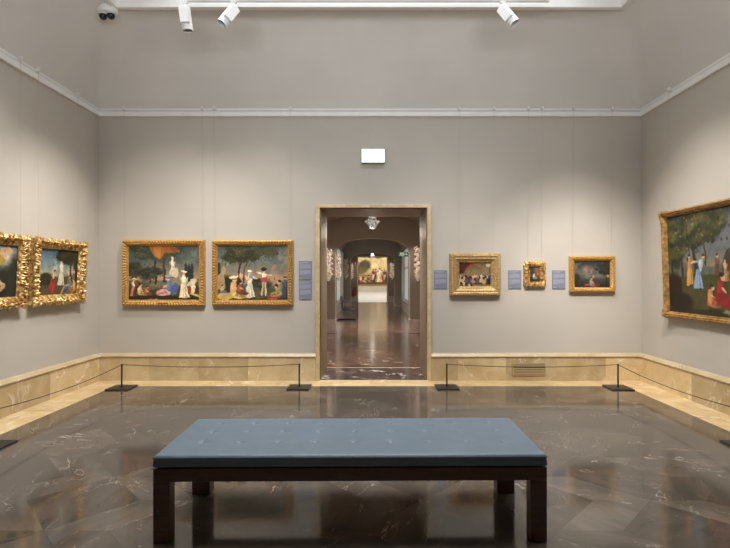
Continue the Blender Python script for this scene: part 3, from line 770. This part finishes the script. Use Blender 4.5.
def wires(parent, xs, zoff, H, ztop, yoff=-.03):
    """hanging wires from the rail; xs local, built upright in the world"""
    bpy.context.view_layer.update()
    mw = parent.matrix_world.inverted()
    R = Matrix.Rotation(parent.rotation_euler.z, 4, 'Z'); base = parent.matrix_world.translation
    for x in xs:
        lo = parent.matrix_world @ Vector((x, -.02, H-.03))
        p1 = base + (R @ Vector((x, -.058, 0))); p1.z = ztop
        b = MB().tube([mw @ lo, mw @ p1], .0011, 6)
        w = b.build('hanging_wire', M['wire'], parent)
        c = MB()
        q = [(-.014, -.062, -.02), (.014, -.062, -.02)]
        m = Matrix.Translation(base) @ R
        c.box(-.013, .013, -.07, -.034, -.022, .022, mat=mw @ Matrix.Translation((0,0,ztop)) @ Matrix.Translation((base.x, base.y, 0)) @ R @ Matrix.Translation((x, 0, 0)))
        c.build('rail_hook', M['white_metal'], w)
ZRAIL = zb+.11
def nz(a, b, s=0): return noise.noise(Vector((a, b, s)))

def carve_gadroon(amp, pitch, rows):
    def f(s, L, i, si):
        if i in rows: return (0, amp*(abs(math.sin(PI*s/pitch + i*.3))-.4))
        return (0, 0)
    return f
def carve_baroque(seed, out, amp):
    def f(s, L, i, si):
        t = s/L
        # scalloped outline with swollen centres and corners
        sw = math.exp(-((t-.5)/.10)**2) + .9*math.exp(-(t/.09)**2) + .9*math.exp(-((t-1)/.09)**2) + .45*math.exp(-((t-.27)/.05)**2) + .45*math.exp(-((t-.73)/.05)**2)
        sc = .5*abs(math.sin(PI*s/.052+seed)) + .8*nz(s*16, si*7+seed, 1)
        if i <= 1: return (0, 0)
        if i <= 3:
            return (-out*(sw*.8 + .55*sc)*(1 if i < 3 else .8), amp*.6*nz(s*34, i*1.7, seed))
        if i <= 8: return (out*.3*nz(s*22, i*1.3, seed), (1 if i < 8 else .3)*(amp*.8*(abs(math.sin(PI*s/.030 + i*1.1))-.5) + amp*1.4*nz(s*55, i*2.1, seed+3)))
        return (0, amp*.35*(abs(math.sin(PI*s/.02))-.5) if i == 10 else 0)
    return f

def painting(loc, rotz, W, H, cw, ch, cz, prof, mat, pic, label, carve=None, tilt=0, wire=(), group=None, gain=1, cx=0, depth=.03, step=.011):
    o = empty('framed_painting', loc, label, 'painting', group, (tilt, 0, rotz))
    frame_obj(W, H, prof, mat, o, carve, step)
    canvas_obj(pic(cw, ch), cx-cw/2, cx+cw/2, cz, cz+ch, -depth, o, gain)
    MB().box(-W/2+.02, W/2-.02, -.022, -.004, .02, H-.02).build('back_board', M['wood'], o)
    wires(o, wire, 0, H, ZRAIL)
    return o
def on_back(px0, px1, py0, py1):
    x0, x1, z0, z1 = bx_(px0), bx_(px1), bz_(py1), bz_(py0)
    return ((x0+x1)/2, YB, z0), x1-x0, z1-z0

bead = lambda w, d: [(0, .0), (0, d*.55), (.006, d*.62), (.012, d*.62), (.018, d*.95), (w*.32, d), (w*.45, d*.8), (w*.55, d*.92), (w*.68, d*.82), (w*.78, d*.6), (w*.86, d*.62), (w*.93, d*.5), (w, d*.34)]
# A, B on the back wall, left of the door
for (o0, o1, o2, o3), (c0, c1, c2, c3), pic, lab, wr, plate in (
    ((123.8, 205.7, 240, 305.7), (130.0, 199.9, 245.2, 299.4), pic_terrace, 'gilt framed painting with an orange drape hung in trees above figures', (-.57, .56), True),
    ((212.9, 293.3, 240.4, 305.4), (218.6, 287.3, 246, 299), pic_dance, 'gilt framed painting of two standing figures in a field, nearest left of the doorway', (-.55, .55), False)):
    loc, W, H = on_back(o0, o1, o2, o3); w = (c0-o0)/K; ch = (c3-c2)/K
    o = painting(loc, 0, W, H, (c1-c0)/K+.02, ch+.02, (o3-c3)/K-.01, bead(w, .075), M['gold'], pic, lab, carve_gadroon(.024, .043, (4, 5, 6, 7, 8)), step=.0065, gain=1.2, wire=wr)
    if plate: MB().box(-.07, .07, -.083, -.07, .022, .05).build('name_plate', M['plaque'], o, bevel=.003)
# C
loc, W, H = on_back(449.4, 499.7, 253.4, 295.8)
painting(loc, 0, W, H, 32.2/K+.02, 23.2/K+.02, 10.2/K-.01, bead(9.6/K, .09), M['gold_pale'], pic_interior, 'broad pale gilt frame around a crowded interior scene with red curtain, right of the doorway',
         lambda s, L, i, si: (0, (.006*nz(s*40, i*1.5, 2) + .003*math.sin(s*2*PI/.04+i)) if (3 <= i <= 4 or 8 <= i <= 9) else 0), wire=(-.23, .27), step=.008)
# D
loc, W, H = on_back(524.2, 544.2, 262.2, 286.8)
painting(loc, 0, W, H, 9.4/K+.015, 11.8/K+.015, 7.6/K-.007, bead(5.2/K, .07), M['gold_ornate'], pic_mini, 'tiny painting in a carved ornate gilt frame, smallest on the back wall',
         lambda s, L, i, si: ((-.014*(abs(math.sin(PI*s/.06)) + nz(s*30, si, 3))) if i <= 3 else 0, .012*nz(s*50, i*2, 5) + .006*math.sin(s*2*PI/.03) if i >= 3 else 0), wire=(-.10, .10), step=.006)
# E
loc, W, H = on_back(568.6, 614, 256, 292.4)
painting(loc, 0, W, H, 35.2/K+.015, 26.8/K+.015, 5.2/K-.008, bead(5.4/K, .07), M['gold'], pic_storm, 'gilt framed dark stormy landscape with a kneeling figure, rightmost on the back wall',
         carve_gadroon(.014, .036, (7, 8, 9)), wire=(-.28, .28))
# left wall pair (ornate, leaning out)
orn = lambda w, d: [(.004, .0), (.004, d*.5), (.004, d*.75), (.018, d*.92), (.035, d), (w*.34, d*.95), (w*.46, d*.82), (w*.57, d*.72), (w*.68, d*.66), (w*.78, d*.62), (w*.88, d*.58), (w*.95, d*.44), (w, d*.36)]
for yc, pic, lab, seed in ((5.00, pic_myth, 'ornate carved gilt frame painting cut by the left edge of the photo', 2), (6.10, pic_bath, 'ornate carved gilt frame painting on left wall, nearest the back corner', 5)):
    W, H, w = .98, .79, .116
    painting((XL+.01, yc, 1.17), PI/2, W, H, W-2*w+.02, H-2*w+.02, w-.01, orn(w, .10), M['gold_ornate'], pic, lab, carve_baroque(seed, .028, .022), tilt=.05, wire=((-.38, .39) if yc > 5.5 else (-.40, .43)), depth=.03, step=.006)
# right wall, big
W, H, w = 2.05, 1.36, .072
def carve_corner(s, L, i, si):
    e = min(s, L-s); k = math.exp(-(e/.10)**2)
    return ((-.022*k*(.6+.5*abs(math.sin(e*60))) if i <= 4 else 0), k*.018*(.5+abs(math.sin(e*70+i))) if 2 <= i <= 9 else (.003*math.sin(s*2*PI/.03) if i in (7, 10) else 0))
painting((XR-.01, 6.41-W/2, .985), -PI/2, W, H, W-2*w+.02, H-2*w+.02, w-.01, bead(w, .085), M['gold_dark'], pic_feast, 'large landscape painting of many figures in a plain gilt frame on the right wall', carve_corner, tilt=.035, wire=(-.95, .95), gain=1.15)
# far room
painting((-.03, YF, .62), 0, 3.5, 3.6, 3.3, 3.4, .1, bead(.12, .08), M['gold_dark'], pic_far, gain=1.2, label='huge pale painting of a crowd seen at the far end of the corridor', step=.05)

# ------------------------------------------------------------------ placards
def placard(px0, px1, py0, py1, label, seed):
    loc, W, H = on_back(px0, px1, py0, py1); rr = random.Random(seed)
    n, m = 64, 92; im = np.empty((m, n, 3)); im[:] = np.array((121,125,142))/255.; ink = np.array((200,202,212))/255.
    def line(z, x0, x1, hh, amt=.75):
        x = x0
        while x < x1-.03:
            w_ = min(rr.uniform(.05, .14), x1-x); a, c = int(x*n), max(int(x*n)+1, int((x+w_)*n)); r0 = int(z*m)
            im[r0:r0+hh, a:c] = im[r0:r0+hh, a:c]*(1-amt) + ink*amt; x += w_+.025
    line(.07, .08, .75, 2); line(.13, .08, .6, 1); z = .20
    for blk in range(2):
        for k in range(6): line(z, .08, .92 if k < 5 else .5, 2, .55); z += .042
        z += .05
    line(.93, .08, .28, 2)
    vs = []; fs = []
    for j in range(m):
        for i in range(n): vs.append((-W/2+W*i/(n-1), -.012, H-H*j/(m-1)))
    for j in range(m-1):
        for i in range(n-1): a = j*n+i; fs.append((a, a+n, a+n+1, a+1))
    lp = [i for i in range(n)] + [j*n+n-1 for j in range(1, m)] + [(m-1)*n+i for i in range(n-2, -1, -1)] + [j*n for j in range(m-2, 0, -1)]
    bk = []
    for q in lp: bk.append(len(vs)); vs.append((vs[q][0], .002, vs[q][2]))
    for q in range(len(lp)): r = (q+1) % len(lp); fs.append((lp[q], lp[r], bk[r], bk[q]))
    fs.append(tuple(bk))
    me = bpy.data.meshes.new('text_placard'); me.from_pydata(vs, [], fs); me.update(); me.materials.append(M['canvas'])
    L = np.where(im <= .04045, im/12.92, ((im+.055)/1.055)**2.4).reshape(-1, 3); L = np.concatenate([L, np.tile(np.array(lin((.42,.44,.50))), (len(bk), 1))])
    at = me.color_attributes.new('paint', 'FLOAT_COLOR', 'POINT')
    at.data.foreach_set('color', np.concatenate([L, np.ones((len(vs), 1))], 1).astype(np.float32).ravel())
    o = bpy.data.objects.new('text_placard', me); C.objects.link(o); o.location = loc; tag(o, label, 'sign', 'blue-grey text placards')
placard(299, 311.9, 261, 279.6, 'blue-grey text placard left of the doorway, upper of the two', 1)
placard(299, 311.9, 281, 299.5, 'blue-grey text placard left of the doorway, lower of the two', 2)
placard(434, 447, 270.3, 288.6, 'blue-grey text placard between the doorway and the broad pale gilt frame', 3)
placard(508.2, 520.9, 270.4, 288.6, 'blue-grey text placard between the broad pale frame and the tiny painting', 4)
placard(552, 565, 270.4, 288.7, 'blue-grey text placard between the tiny painting and the stormy landscape', 5)

# ------------------------------------------------------------------ lit sign above the door
loc, W, H = on_back(362, 384.2, 150.2, 163)
o = empty('exit_light', loc, 'glowing white emergency light box on the wall above the doorway', 'sign')
MB().box(-W/2-.004, W/2+.004, -.055, .003, -.012, H+.004).build('housing', M['green'], o, bevel=.004)
MB().box(-W/2, W/2, -.062, -.05, 0, H).build('lit_panel', M['exitglow'], o, bevel=.003)

# vent grille in the back baseboard
x0, x1, z0, z1 = bx_(511.6), bx_(544.5), bz_(374.6), bz_(362.6)
o = empty('vent_grille', ((x0+x1)/2, YB-.05, z0), 'slatted beige metal vent set in the marble baseboard', 'vent')
W, H = x1-x0, z1-z0
MB().box(-W/2, W/2, -.004, .0, 0, H).build('backing', M['ventdark'], o)
f = MB(); f.box(-W/2, W/2, -.014, 0, 0, .01); f.box(-W/2, W/2, -.014, 0, H-.01, H); f.box(-W/2, -W/2+.01, -.014, 0, .01, H-.01); f.box(W/2-.01, W/2, -.014, 0, .01, H-.01)
f.build('frame', M['vent'], o)
for k in range(6):
    z = .012 + (H-.024)*(k+.5)/6
    MB().box(-W/2+.01, W/2-.01, -.013, -.004, z-.008, z+.007).build('slat', M['vent'], o)

# ------------------------------------------------------------------ bench
BX0, BX1, BY0, BY1 = (153-VX)/177.7, (547.3-VX)/177.7, 2.742, 3.46
o = empty('upholstered_bench', ((BX0+BX1)/2, (BY0+BY1)/2, 0), 'long dark wooden bench with tufted blue-grey leather cushion in the middle of the floor', 'bench', rot=(0, 0, .011))
hx, hy = (BX1-BX0)/2, (BY1-BY0)/2
for sx in (-1, 1):
    for sy in (-1, 1):
        x0, x1 = sorted((sx*hx, sx*(hx-.094))); y0, y1 = sorted((sy*hy, sy*(hy-(.075 if sy < 0 else .10))))
        if sy > 0: x0, x1 = sorted((sx*(hx+.004), sx*(hx-.118)))
        MB().box(x0, x1, y0, y1, 0, .349).build('leg', M['wood'], o, bevel=.003)
f = MB()
f.box(-hx, hx, -hy, -hy+.05, .35, .423); f.box(-hx, hx, hy-.05, hy, .35, .423)
f.box(-hx, -hx+.05, -hy+.05, hy-.05, .35, .423); f.box(hx-.05, hx, -hy+.05, hy-.05, .35, .423)
for k in range(1, 6): f.box(-hx+2*hx*k/6-.03, -hx+2*hx*k/6+.03, -hy+.05, hy-.05, .37, .42)
f.build('seat_rail', M['wood'], o, bevel=.003)
# cushion
cx, cy, zt, zbm = hx-.002, hy-.002, .498, .429
nx, ny = 220, 90
tuft = []
for i in range(9):
    for j in range(3):
        tx = -1.04+.23*i - (BX0+BX1)/2; ty = (2.965, 3.165, 3.345)[j] - (BY0+BY1)/2; tuft.append((tx, ty))
T = np.array(tuft)
vs = []; fs = []
r_ = .009
def edge_z(d):       # rounding near the border
    return 0 if d >= r_ else -(r_ - math.sqrt(max(0, r_*r_-(r_-d)**2)))
xs = [-cx + 2*cx*i/(nx-1) for i in range(nx)]; ys = [-cy + 2*cy*j/(ny-1) for j in range(ny)]
for y in ys:
    for x in xs:
        d = min(cx-abs(x), cy-abs(y))
        D = np.hypot(T[:,0]-x, T[:,1]-y); k = int(np.argmin(D)); r = D[k]
        an = math.atan2(y-T[k,1], x-T[k,0])
        dim = .011*math.exp(-(r/.016)**2) + .006*math.exp(-(r/.05)**2) + .0034*math.exp(-(r/.06)**2)*abs(math.cos(an*2+.6+.5*nz(k, 3)))**6*min(1, r/.012)
        pil = .004*min(1, d/.10) 
        vs.append((x, y, zt + edge_z(d)*.9 - dim + pil + .0012*nz(x*9, y*9, 3)))
for j in range(ny-1):
    for i in range(nx-1): a = j*nx+i; fs.append((a, a+1, a+nx+1, a+nx))
loop = [(i, 0) for i in range(nx)] + [(nx-1, j) for j in range(1, ny)] + [(i, ny-1) for i in range(nx-2, -1, -1)] + [(0, j) for j in range(ny-2, 0, -1)]
prev = [j*nx+i for i, j in loop]
for off, z in ((.002, zt-.011), (.0045, zt-.014), (.0045, zt-.018), (-.001, zt-.021), (.001, zt-.036), (.001, zbm+.020), (.005, zbm+.013), (.005, zbm+.009), (.0, zbm+.005), (-.006, zbm)):
    cur = []
    for i, j in loop:
        x, y = xs[i], ys[j]; sxx = (cx+off)/cx; syy = (cy+off)/cy
        vs.append((x*sxx, y*syy, z)); cur.append(len(vs)-1)
    for k in range(len(loop)): k2 = (k+1) % len(loop); fs.append((prev[k], cur[k], cur[k2], prev[k2]))
    prev = cur
fs.append(tuple(prev))
cu = MB().add(vs, fs).build('cushion', M['leather'], o, smooth=70)
MB().box(-hx+.02, hx-.02, -hy+.02, hy-.02, .422, .4305).build('base_board', M['black'], o)

# ------------------------------------------------------------------ barrier posts and cords
posts = [(-3.385, 6.575, 'black low barrier post in the back left corner'), (-.992, 6.60, 'black low barrier post just left of the doorway'),
         (1.007, 6.60, 'black low barrier post just right of the doorway'), (3.315, 6.575, 'black low barrier post in the back right corner'),
         (-3.38, 4.29, 'black barrier post base cut by the left edge of the photo'), (3.31, 4.29, 'black barrier post base cut by the right edge of the photo')]
PH = .325
for x, y, lab in posts:
    o = empty('barrier_post', (x, y, 0), lab, 'barrier post', 'low barrier posts')
    MB().box(-.15, .15, -.15, .15, 0, .016).build('base_plate', M['black'], o, bevel=.003)
    MB().lathe([(.020, .015), (.020, .021), (.0105, .026), (.0105, PH-.004), (.009, PH)], n=16).build('pole', M['black'], o, smooth=40)
    MB().lathe([(.0125, PH-.016), (.0145, PH-.013), (.0145, PH-.004), (.0125, PH-.001)], n=16).build('cord_eyelet', M['black'], o, smooth=40)
def cord(a, b2, sag, lab):
    p = Vector((a[0], a[1], PH-.008)); q = Vector((b2[0], b2[1], PH-.008)); d = (q-p).normalized()*.0143; p += d; q -= d
    pts = []
    for i in range(25):
        t = i/24; v = p.lerp(q, t); v.z -= sag*4*t*(1-t); pts.append(v)
    tag(MB().tube(pts, .0045, 8).build('stretched_rope', M['cord'], smooth=60), lab, 'rope', 'barrier ropes')
cord(posts[0], posts[1], .035, 'black rope stretched along the back wall left of the doorway')
cord(posts[2], posts[3], .035, 'black rope stretched along the back wall right of the doorway')
cord(posts[4], posts[0], .05, 'black sagging rope along the left wall')
cord(posts[3], posts[5], .05, 'black sagging rope along the right wall')

# ------------------------------------------------------------------ track and spotlights
TY, TZ = 5.72, 4.735
tx0, tx1 = (187-VX)*TY/F, (548-VX)*TY/F
o = empty('light_track', ((tx0+tx1)/2, TY, TZ), 'long white light track hanging under the ceiling recess', 'light track')
hl = (tx1-tx0)/2
b = MB(); b.box(-hl, hl, -.022, .022, .012, .042); b.box(-hl, hl, -.022, -.008, 0, .012); b.box(-hl, hl, .008, .022, 0, .012)
b.build('rail', M['white_metal'], o, bevel=.002)
for x in (-1.6, 0, 1.6): MB().tube([(x, 0, .04), (x, 0, .665)], .008, 10).build('suspension_rod', M['white_metal'], o)
for x in (-hl, hl): MB().box(x-.012, x+.012, -.024, .024, -.002, .044).build('end_cap', M['white_metal'], o, bevel=.002)
def spot_head(px, d, boxdir, lab):
    x = (px-VX)*TY/F
    o = empty('track_spotlight', (x, TY, TZ), lab, 'spotlight', 'white track spotlights')
    MB().box(-.035, .035, -.017, .017, -.022, 0).build('track_adapter', M['white_metal'], o, bevel=.003)
    MB().tube([(0, 0, -.02), (0, 0, -.10)], .011, 12).build('swivel_stem', M['white_metal'], o, smooth=40)
    z = Vector(d).normalized(); bd = Vector(boxdir); bd = (bd - z*bd.dot(z)).normalized(); y = z.cross(bd)
    m = Matrix((bd, y, z)).transposed().to_4x4(); m.translation = Vector((0, 0, -.095)) - z*.03
    L = .27; r = .062
    vs = MB().lathe([(.03, 0), (r-.004, 0), (r, .004), (r, L), (r-.006, L), (r-.006, L-.05), (.02, L-.055)], n=32)
    vs.v = [tuple(m @ Vector(p)) for p in vs.v]; vs.build('lamp_body', M['white_metal'], o, smooth=40)
    le = MB().lathe([(.001, L-.052), (r-.007, L-.05), (r-.007, L-.046), (.001, L-.044)], n=24); le.v = [tuple(m @ Vector(p)) for p in le.v]; le.build('lens', M['lens'], o)
    MB().box(.045, .098, -.05, .05, .03, .205, mat=m).build('driver_box', M['white_metal'], o, bevel=.004)
    return (m @ Vector((0, 0, L+.02))) + o.location, z
h1 = spot_head(185, (.10, .10, -1), (.05, -1, .1), 'white track spotlight hanging nearly straight down, leftmost of the three')
h2 = spot_head(233.5, (-.60, -.30, -1), (.9, -.8, .1), 'white track spotlight tilted down to the left, middle of the three')
h3 = spot_head(503, (.62, -.30, -1), (-.9, -.8, .1), 'white track spotlight tilted down to the right, rightmost of the three')

# ceiling camera
o = empty('security_camera', (-3.33, 6.12, 4.835), 'white twin-lens security camera fixed to the ceiling at top left', 'camera', rot=(.06, -.06, 0))
MB().lathe([(.02, .05), (.118, .05), (.122, .03), (.122, -.012), (.112, -.028), (.09, -.034), (.02, -.035)], n=36).build('housing', M['white_metal'], o, smooth=35)
for x in (-.055, .055):
    MB().ball((x*.9, -.02, -.062), .046, 20, 12).build('lens_ball', M['lens'], o, smooth=80)
    MB().lathe([(.045, -.028), (.052, -.036), (.052, -.046), (.046, -.044)], (x*.9, -.02, 0), 24).build('lens_ring', M['white_metal'], o, smooth=40)

# ------------------------------------------------------------------ corridor furniture
def pendant(y, ztop, zvault, lab, sc=1.0, strength=True):
    o = empty('ceiling_lamp', (0, y, ztop), lab, 'lamp')
    MB().lathe([(.03*sc, zvault-ztop-.01), (.05*sc, zvault-ztop-.01), (.05*sc, zvault-ztop-.03), (.012*sc, zvault-ztop-.04), (.012*sc, .02), (.03*sc, .0)], n=16).build('stem', M['white_metal'], o, smooth=40)
    MB().lathe([(.01*sc, .03*sc), (.085*sc, .015*sc), (.085*sc, -.02*sc), (.01*sc, -.025*sc)], n=24).build('bulb_disc', M['lampglow'], o, smooth=40)
    MB().lathe([(.09*sc, -.03*sc), (.17*sc, -.13*sc), (.11*sc, -.20*sc), (.07*sc, -.29*sc), (.01*sc, -.30*sc), (.006*sc, -.29*sc), (.064*sc, -.27*sc), (.10*sc, -.195*sc), (.155*sc, -.13*sc), (.08*sc, -.035*sc)], n=8).build('glass_bowl', M['glass'], o)
    MB().lathe([(.172*sc, -.127*sc), (.176*sc, -.127*sc), (.176*sc, -.137*sc), (.172*sc, -.137*sc)], n=8).build('rim', M['white_metal'], o)
    return o
pendant(11.0, 2.885, 3.14, 'faceted glass ceiling lamp hanging in the near corridor vault')
pendant(26.2, 2.74, 3.30, 'small bright ceiling lamp in the far corridor vault', .8)

def relief(x, y, z0, h, w, facing, lab, seed):
    """carved cluster of scrolls and leaves on a wall; facing: outward 3D direction"""
    rr = random.Random(seed); o = empty('carved_relief', (x, y, z0), lab, 'sculpture', 'cream carved wall reliefs', (0, 0, math.atan2(facing[0], -facing[1])))
    b = MB(); b.box(-w*.22, w*.22, -.03, .0 if seed == 4 else .005, h*.06, h*.94)
    for k in range(46):
        t = k/45; wid = w*.5*(.45+.55*abs(math.sin(t*PI*2.6+.5)))
        xx = rr.uniform(-1, 1)*wid; s = rr.uniform(.55, 1)
        m = Euler((rr.uniform(-.6, .6), rr.uniform(-.8, .8), rr.uniform(-.6, .6))).to_matrix()
        b.ball((xx, -.05-.13*rr.random(), h*(.05+.9*t)), (.045*s*w/.24, .05*s, .065*s), 8, 6, mat=m)
    for k in range(10):
        t = k/9; zc = h*(.12+.78*t); cxx = (-1)**k*w*.32
        pts = []
        for q in range(14):
            an = q/13*PI*2.6; r = .055*(1-q/16); pts.append((cxx+r*math.cos(an), -.07-.05*q/13, zc+r*math.sin(an)))
        b.tube(pts, [.014*(1-q/20) for q in range(14)], 6)
    b.build('carving', M['stucco'], o, smooth=70)
    MB().lathe([(.02, -.16), (.05, -.1), (.09, 0), (.10, .02), (.02, .03)], (0, -.115, .08), 14).build('bracket', M['stucco'], o, smooth=40)
relief(-1.165, YA1, 1.46, .80, .17, (0,-1), 'cream carved relief on the left pier of the near arch', 1)
relief(1.20, YA1, 1.46, .88, .18, (0,-1), 'cream carved relief on the right pier of the near arch', 2)
relief(-BW, 19.0, 1.42, 1.0, .34, (1,0), 'cream carved relief on the corridor left wall, before the window', 3)
relief(-1.33, YA2, 1.46, .96, .24, (0,-1), 'cream carved relief on the left pier of the far arch', 4)
relief(-1.22, YE, 1.43, .84, .22, (0,-1), 'cream carved relief beside the fire extinguisher at the corridor end', 6)
relief(1.16, YE, 1.43, .90, .28, (0,-1), 'cream carved relief right of the far corridor door', 5)

# armchair
o = empty('sled_armchair', (-.90, 16.9, 0), 'black sled-base armchair against the left corridor wall', 'chair')
for y in (-.30, .30):
    MB().tube([(-.36, y, .015), (.36, y, .015), (.375, y, .03), (.375, y, .64), (.36, y, .655), (-.14, y, .655)], .016, 8).build('side_frame', M['black'], o, smooth=60)
MB().box(-.10, .33, -.28, .28, .36, .42).build('seat', M['black'], o, bevel=.02)
m = Matrix.Translation((-.12, 0, .38)) @ Matrix.Rotation(-.14, 4, 'Y')
MB().box(-.025, .025, -.28, .28, 0, .46, mat=m).build('backrest', M['black'], o, bevel=.015)
for x in (-.30, .34): MB().box(x-.014, x+.014, -.3, .3, .003, .027).build('cross_bar', M['black'], o)
for y in (-.285, .285): MB().box(-.12, .38, y-.02, y+.02, .375, .405).build('seat_support', M['black'], o)

# extinguisher and its sign
o = empty('fire_extinguisher', (-1.07, YE-.11, .40), 'red fire extinguisher hanging beside the far corridor door', 'fire extinguisher')
MB().lathe([(.02, 0), (.08, .005), (.085, .03), (.085, .36), (.07, .41), (.03, .43), (.02, .44)], n=24).build('cylinder', M['red'], o, smooth=40)
MB().lathe([(.025, .435), (.025, .48), (.012, .5)], n=12).build('valve', M['black'], o, smooth=40)
MB().tube([(0, -.02, .48), (.06, -.06, .47), (.10, -.07, .38), (.10, -.07, .15)], .012, 8).build('hose', M['black'], o, smooth=60)
MB().box(-.05, .05, .08, .11, .1, .42).build('wall_bracket', M['black'], o)
o = MB().box(-.095, .095, -.012, 0, 0, .19).build('fire_sign', M['red'], bevel=.003); o.location = (-1.0, YE, 2.2)
tag(o, 'small square red fire sign above the extinguisher', 'sign')
b = MB(); b.box(-.03, .015, -.015, -.011, .03, .12); b.box(-.018, .003, -.015, -.011, .12, .14); b.box(-.018, .04, -.015, -.011, .14, .152); b.box(.03, .04, -.015, -.011, .07, .145)
b.build('pictogram', M['white'], o)
# green exit sign
o = empty('exit_sign', (1.12, YA1+4.6, 2.24), 'dark green exit sign projecting from the right corridor wall', 'sign')
MB().box(-.17, .17, -.015, .015, 0, .165).build('sign_board', M['greensign'], o, bevel=.003)
MB().box(.17, BW-1.12, -.008, .008, .13, .15).build('wall_arm', M['white_metal'], o)
b = MB()
def bar(x0, z0, x1, z1, w=.013):
    d = Vector((x1-x0, 0, z1-z0)).normalized(); nrm = Vector((-d.z, 0, d.x))*w/2; p, q = Vector((x0, -.0165, z0)), Vector((x1, -.0165, z1))
    b.add([p+nrm, p-nrm, q-nrm, q+nrm], [(0,1,2,3)])
for s in ((-.10,.075,-.09,.115), (-.09,.115,-.055,.10), (-.09,.115,-.125,.10), (-.10,.075,-.07,.055), (-.07,.055,-.075,.025), (-.10,.075,-.12,.045), (-.12,.045,-.145,.045),
          (.02,.08,.14,.08), (.10,.115,.14,.08), (.10,.045,.14,.08), (-.03,.02,-.03,.145), (-.03,.145,.0,.145), (.0,.145,.0,.02)): bar(*s)
b.ball((-.084, -.0165, .132), (.012, .001, .012), 10, 6); b.build('pictogram', M['white'], o)

# ------------------------------------------------------------------ lights
def area(name, loc, sx, sy, power, col=(1,1,1), rot=(0,0,0)):
    l = bpy.data.lights.new(name, 'AREA'); l.shape = 'RECTANGLE'; l.size = sx; l.size_y = sy; l.energy = power; l.color = col
    o = bpy.data.objects.new(name, l); C.objects.link(o); o.location = loc; o.rotation_euler = rot; return o
def spot(name, loc, target, power, ang, blend=.6, col=(1,.935,.865), size=.03):
    l = bpy.data.lights.new(name, 'SPOT'); l.energy = power; l.spot_size = math.radians(ang); l.spot_blend = blend; l.color = col; l.shadow_soft_size = size
    o = bpy.data.objects.new(name, l); C.objects.link(o); o.location = loc
    o.rotation_euler = (Vector(target)-Vector(loc)).to_track_quat('-Z', 'Y').to_euler(); return o
def point(name, loc, power, col=(1,.9,.78), size=.1):
    l = bpy.data.lights.new(name, 'POINT'); l.energy = power; l.color = col; l.shadow_soft_size = size; 
    o = bpy.data.objects.new(name, l); C.objects.link(o); o.location = loc; return o
area('tray_light', (0, 4.35, 5.33), 5.2, 3.1, 165, (.96, .98, 1.0)).data.spread = 1.9
SP = 3.2
spot('spot_back_left', (-2.35, 4.0, 4.75), (-3.0, YB, 1.25), 118*SP, 56, 1)
spot('spot_back_left_inner', (-2.35, 4.0, 4.75), (-1.6, YB, 1.25), 118*SP, 56, 1)
spot('spot_back_right', (2.35, 4.0, 4.75), (3.0, YB, 1.0), 200*SP, 46, 1)
spot('spot_right_picture', (2.7, 4.0, 4.75), (2.95, YB, 1.55), 130*SP, 27, 1)
spot('spot_mid_picture', (1.7, 4.0, 4.75), (1.55, YB, 1.5), 50*SP, 26, 1)
spot('spot_mid_right', (1.0, 4.0, 4.75), (1.4, YB, 1.1), 65*SP, 52, 1)
spot('spot_left_wall', h2[0], (XL, 6.0, 1.1), 105*SP, 60, 1)
spot('spot_left_wall_near', (-1.2, 4.9, 4.75), (XL, 4.6, 1.2), 100*SP, 62, 1)
spot('spot_right_wall', h3[0], (XR, 5.7, 1.2), 100*SP, 62, 1)
spot('spot_right_wall_near', (1.2, 4.2, 4.75), (XR, 4.6, 1.2), 90*SP, 62, 1)
point('corridor_lamp_near', (0, 11.0, 2.50), 9)
area('near_vault_fill', (0, 8.6, 3.05), 1.8, .75, 125, (1, .93, .84))  # added light hidden behind the lintel, brightens the near bay
point('corridor_lamp_far', (0, 26.2, 2.40), 4, size=.1)
area('far_vault_fill', (0, 25.6, 3.1), 1.2, 1.2, 40, (1, .93, .84))  # added, out of sight above the far arch, to lift the end bay
area('corridor_middle_fill', (0, 14.5, 3.45), 1.3, 1.8, 230, (1, .93, .85))  # added fill tucked above the near arch, no fitting there
area('ceiling_fill', (0, 1.9, 3.75), 4.5, .6, 118, (.95, .97, 1), (PI-.85, 0, 0)).data.spread = 2.5  # added unseen light without a fitting, brightens the ceiling
for sx in (-1, 1):
    spot('relief_fill', (sx*.5, 11.3, 2.9), (sx*1.16, YA1, 1.85), 95, 26, .8)  # spots added to brighten the near carved reliefs
    spot('relief_fill_far', (sx*.5, 27, 2.9), (sx*1.2, YE, 1.85), 50, 34, .8)  # likewise added for the reliefs at the corridor end
spot('relief_fill_middle', (0, 18.2, 3.2), (-1.4, 19.0, 1.9), 90, 30, .8)  # added to brighten the relief before the window
area('far_room_light', (0, 40, 5.9), 9, 18, 1000, (1, .96, .90))

w = bpy.data.worlds.new('World'); S.world = w; w.use_nodes = True
w.node_tree.nodes['Background'].inputs[0].default_value = (.5, .5, .5, 1); w.node_tree.nodes['Background'].inputs[1].default_value = .02

# ------------------------------------------------------------------ camera
cd = bpy.data.cameras.new('camera'); cd.sensor_width = 36; cd.sensor_fit = 'HORIZONTAL'; cd.lens = F/730*36
cd.shift_x = (365-VX)/730; cd.shift_y = (VY-274)/730; cd.clip_end = 200
co = bpy.data.objects.new('camera', cd); C.objects.link(co); co.location = (0, 0, CAMH); co.rotation_euler = (PI/2, 0, 0)
S.camera = co
S.view_settings.view_transform = 'Standard'; S.view_settings.look = 'None'; S.view_settings.exposure = 0
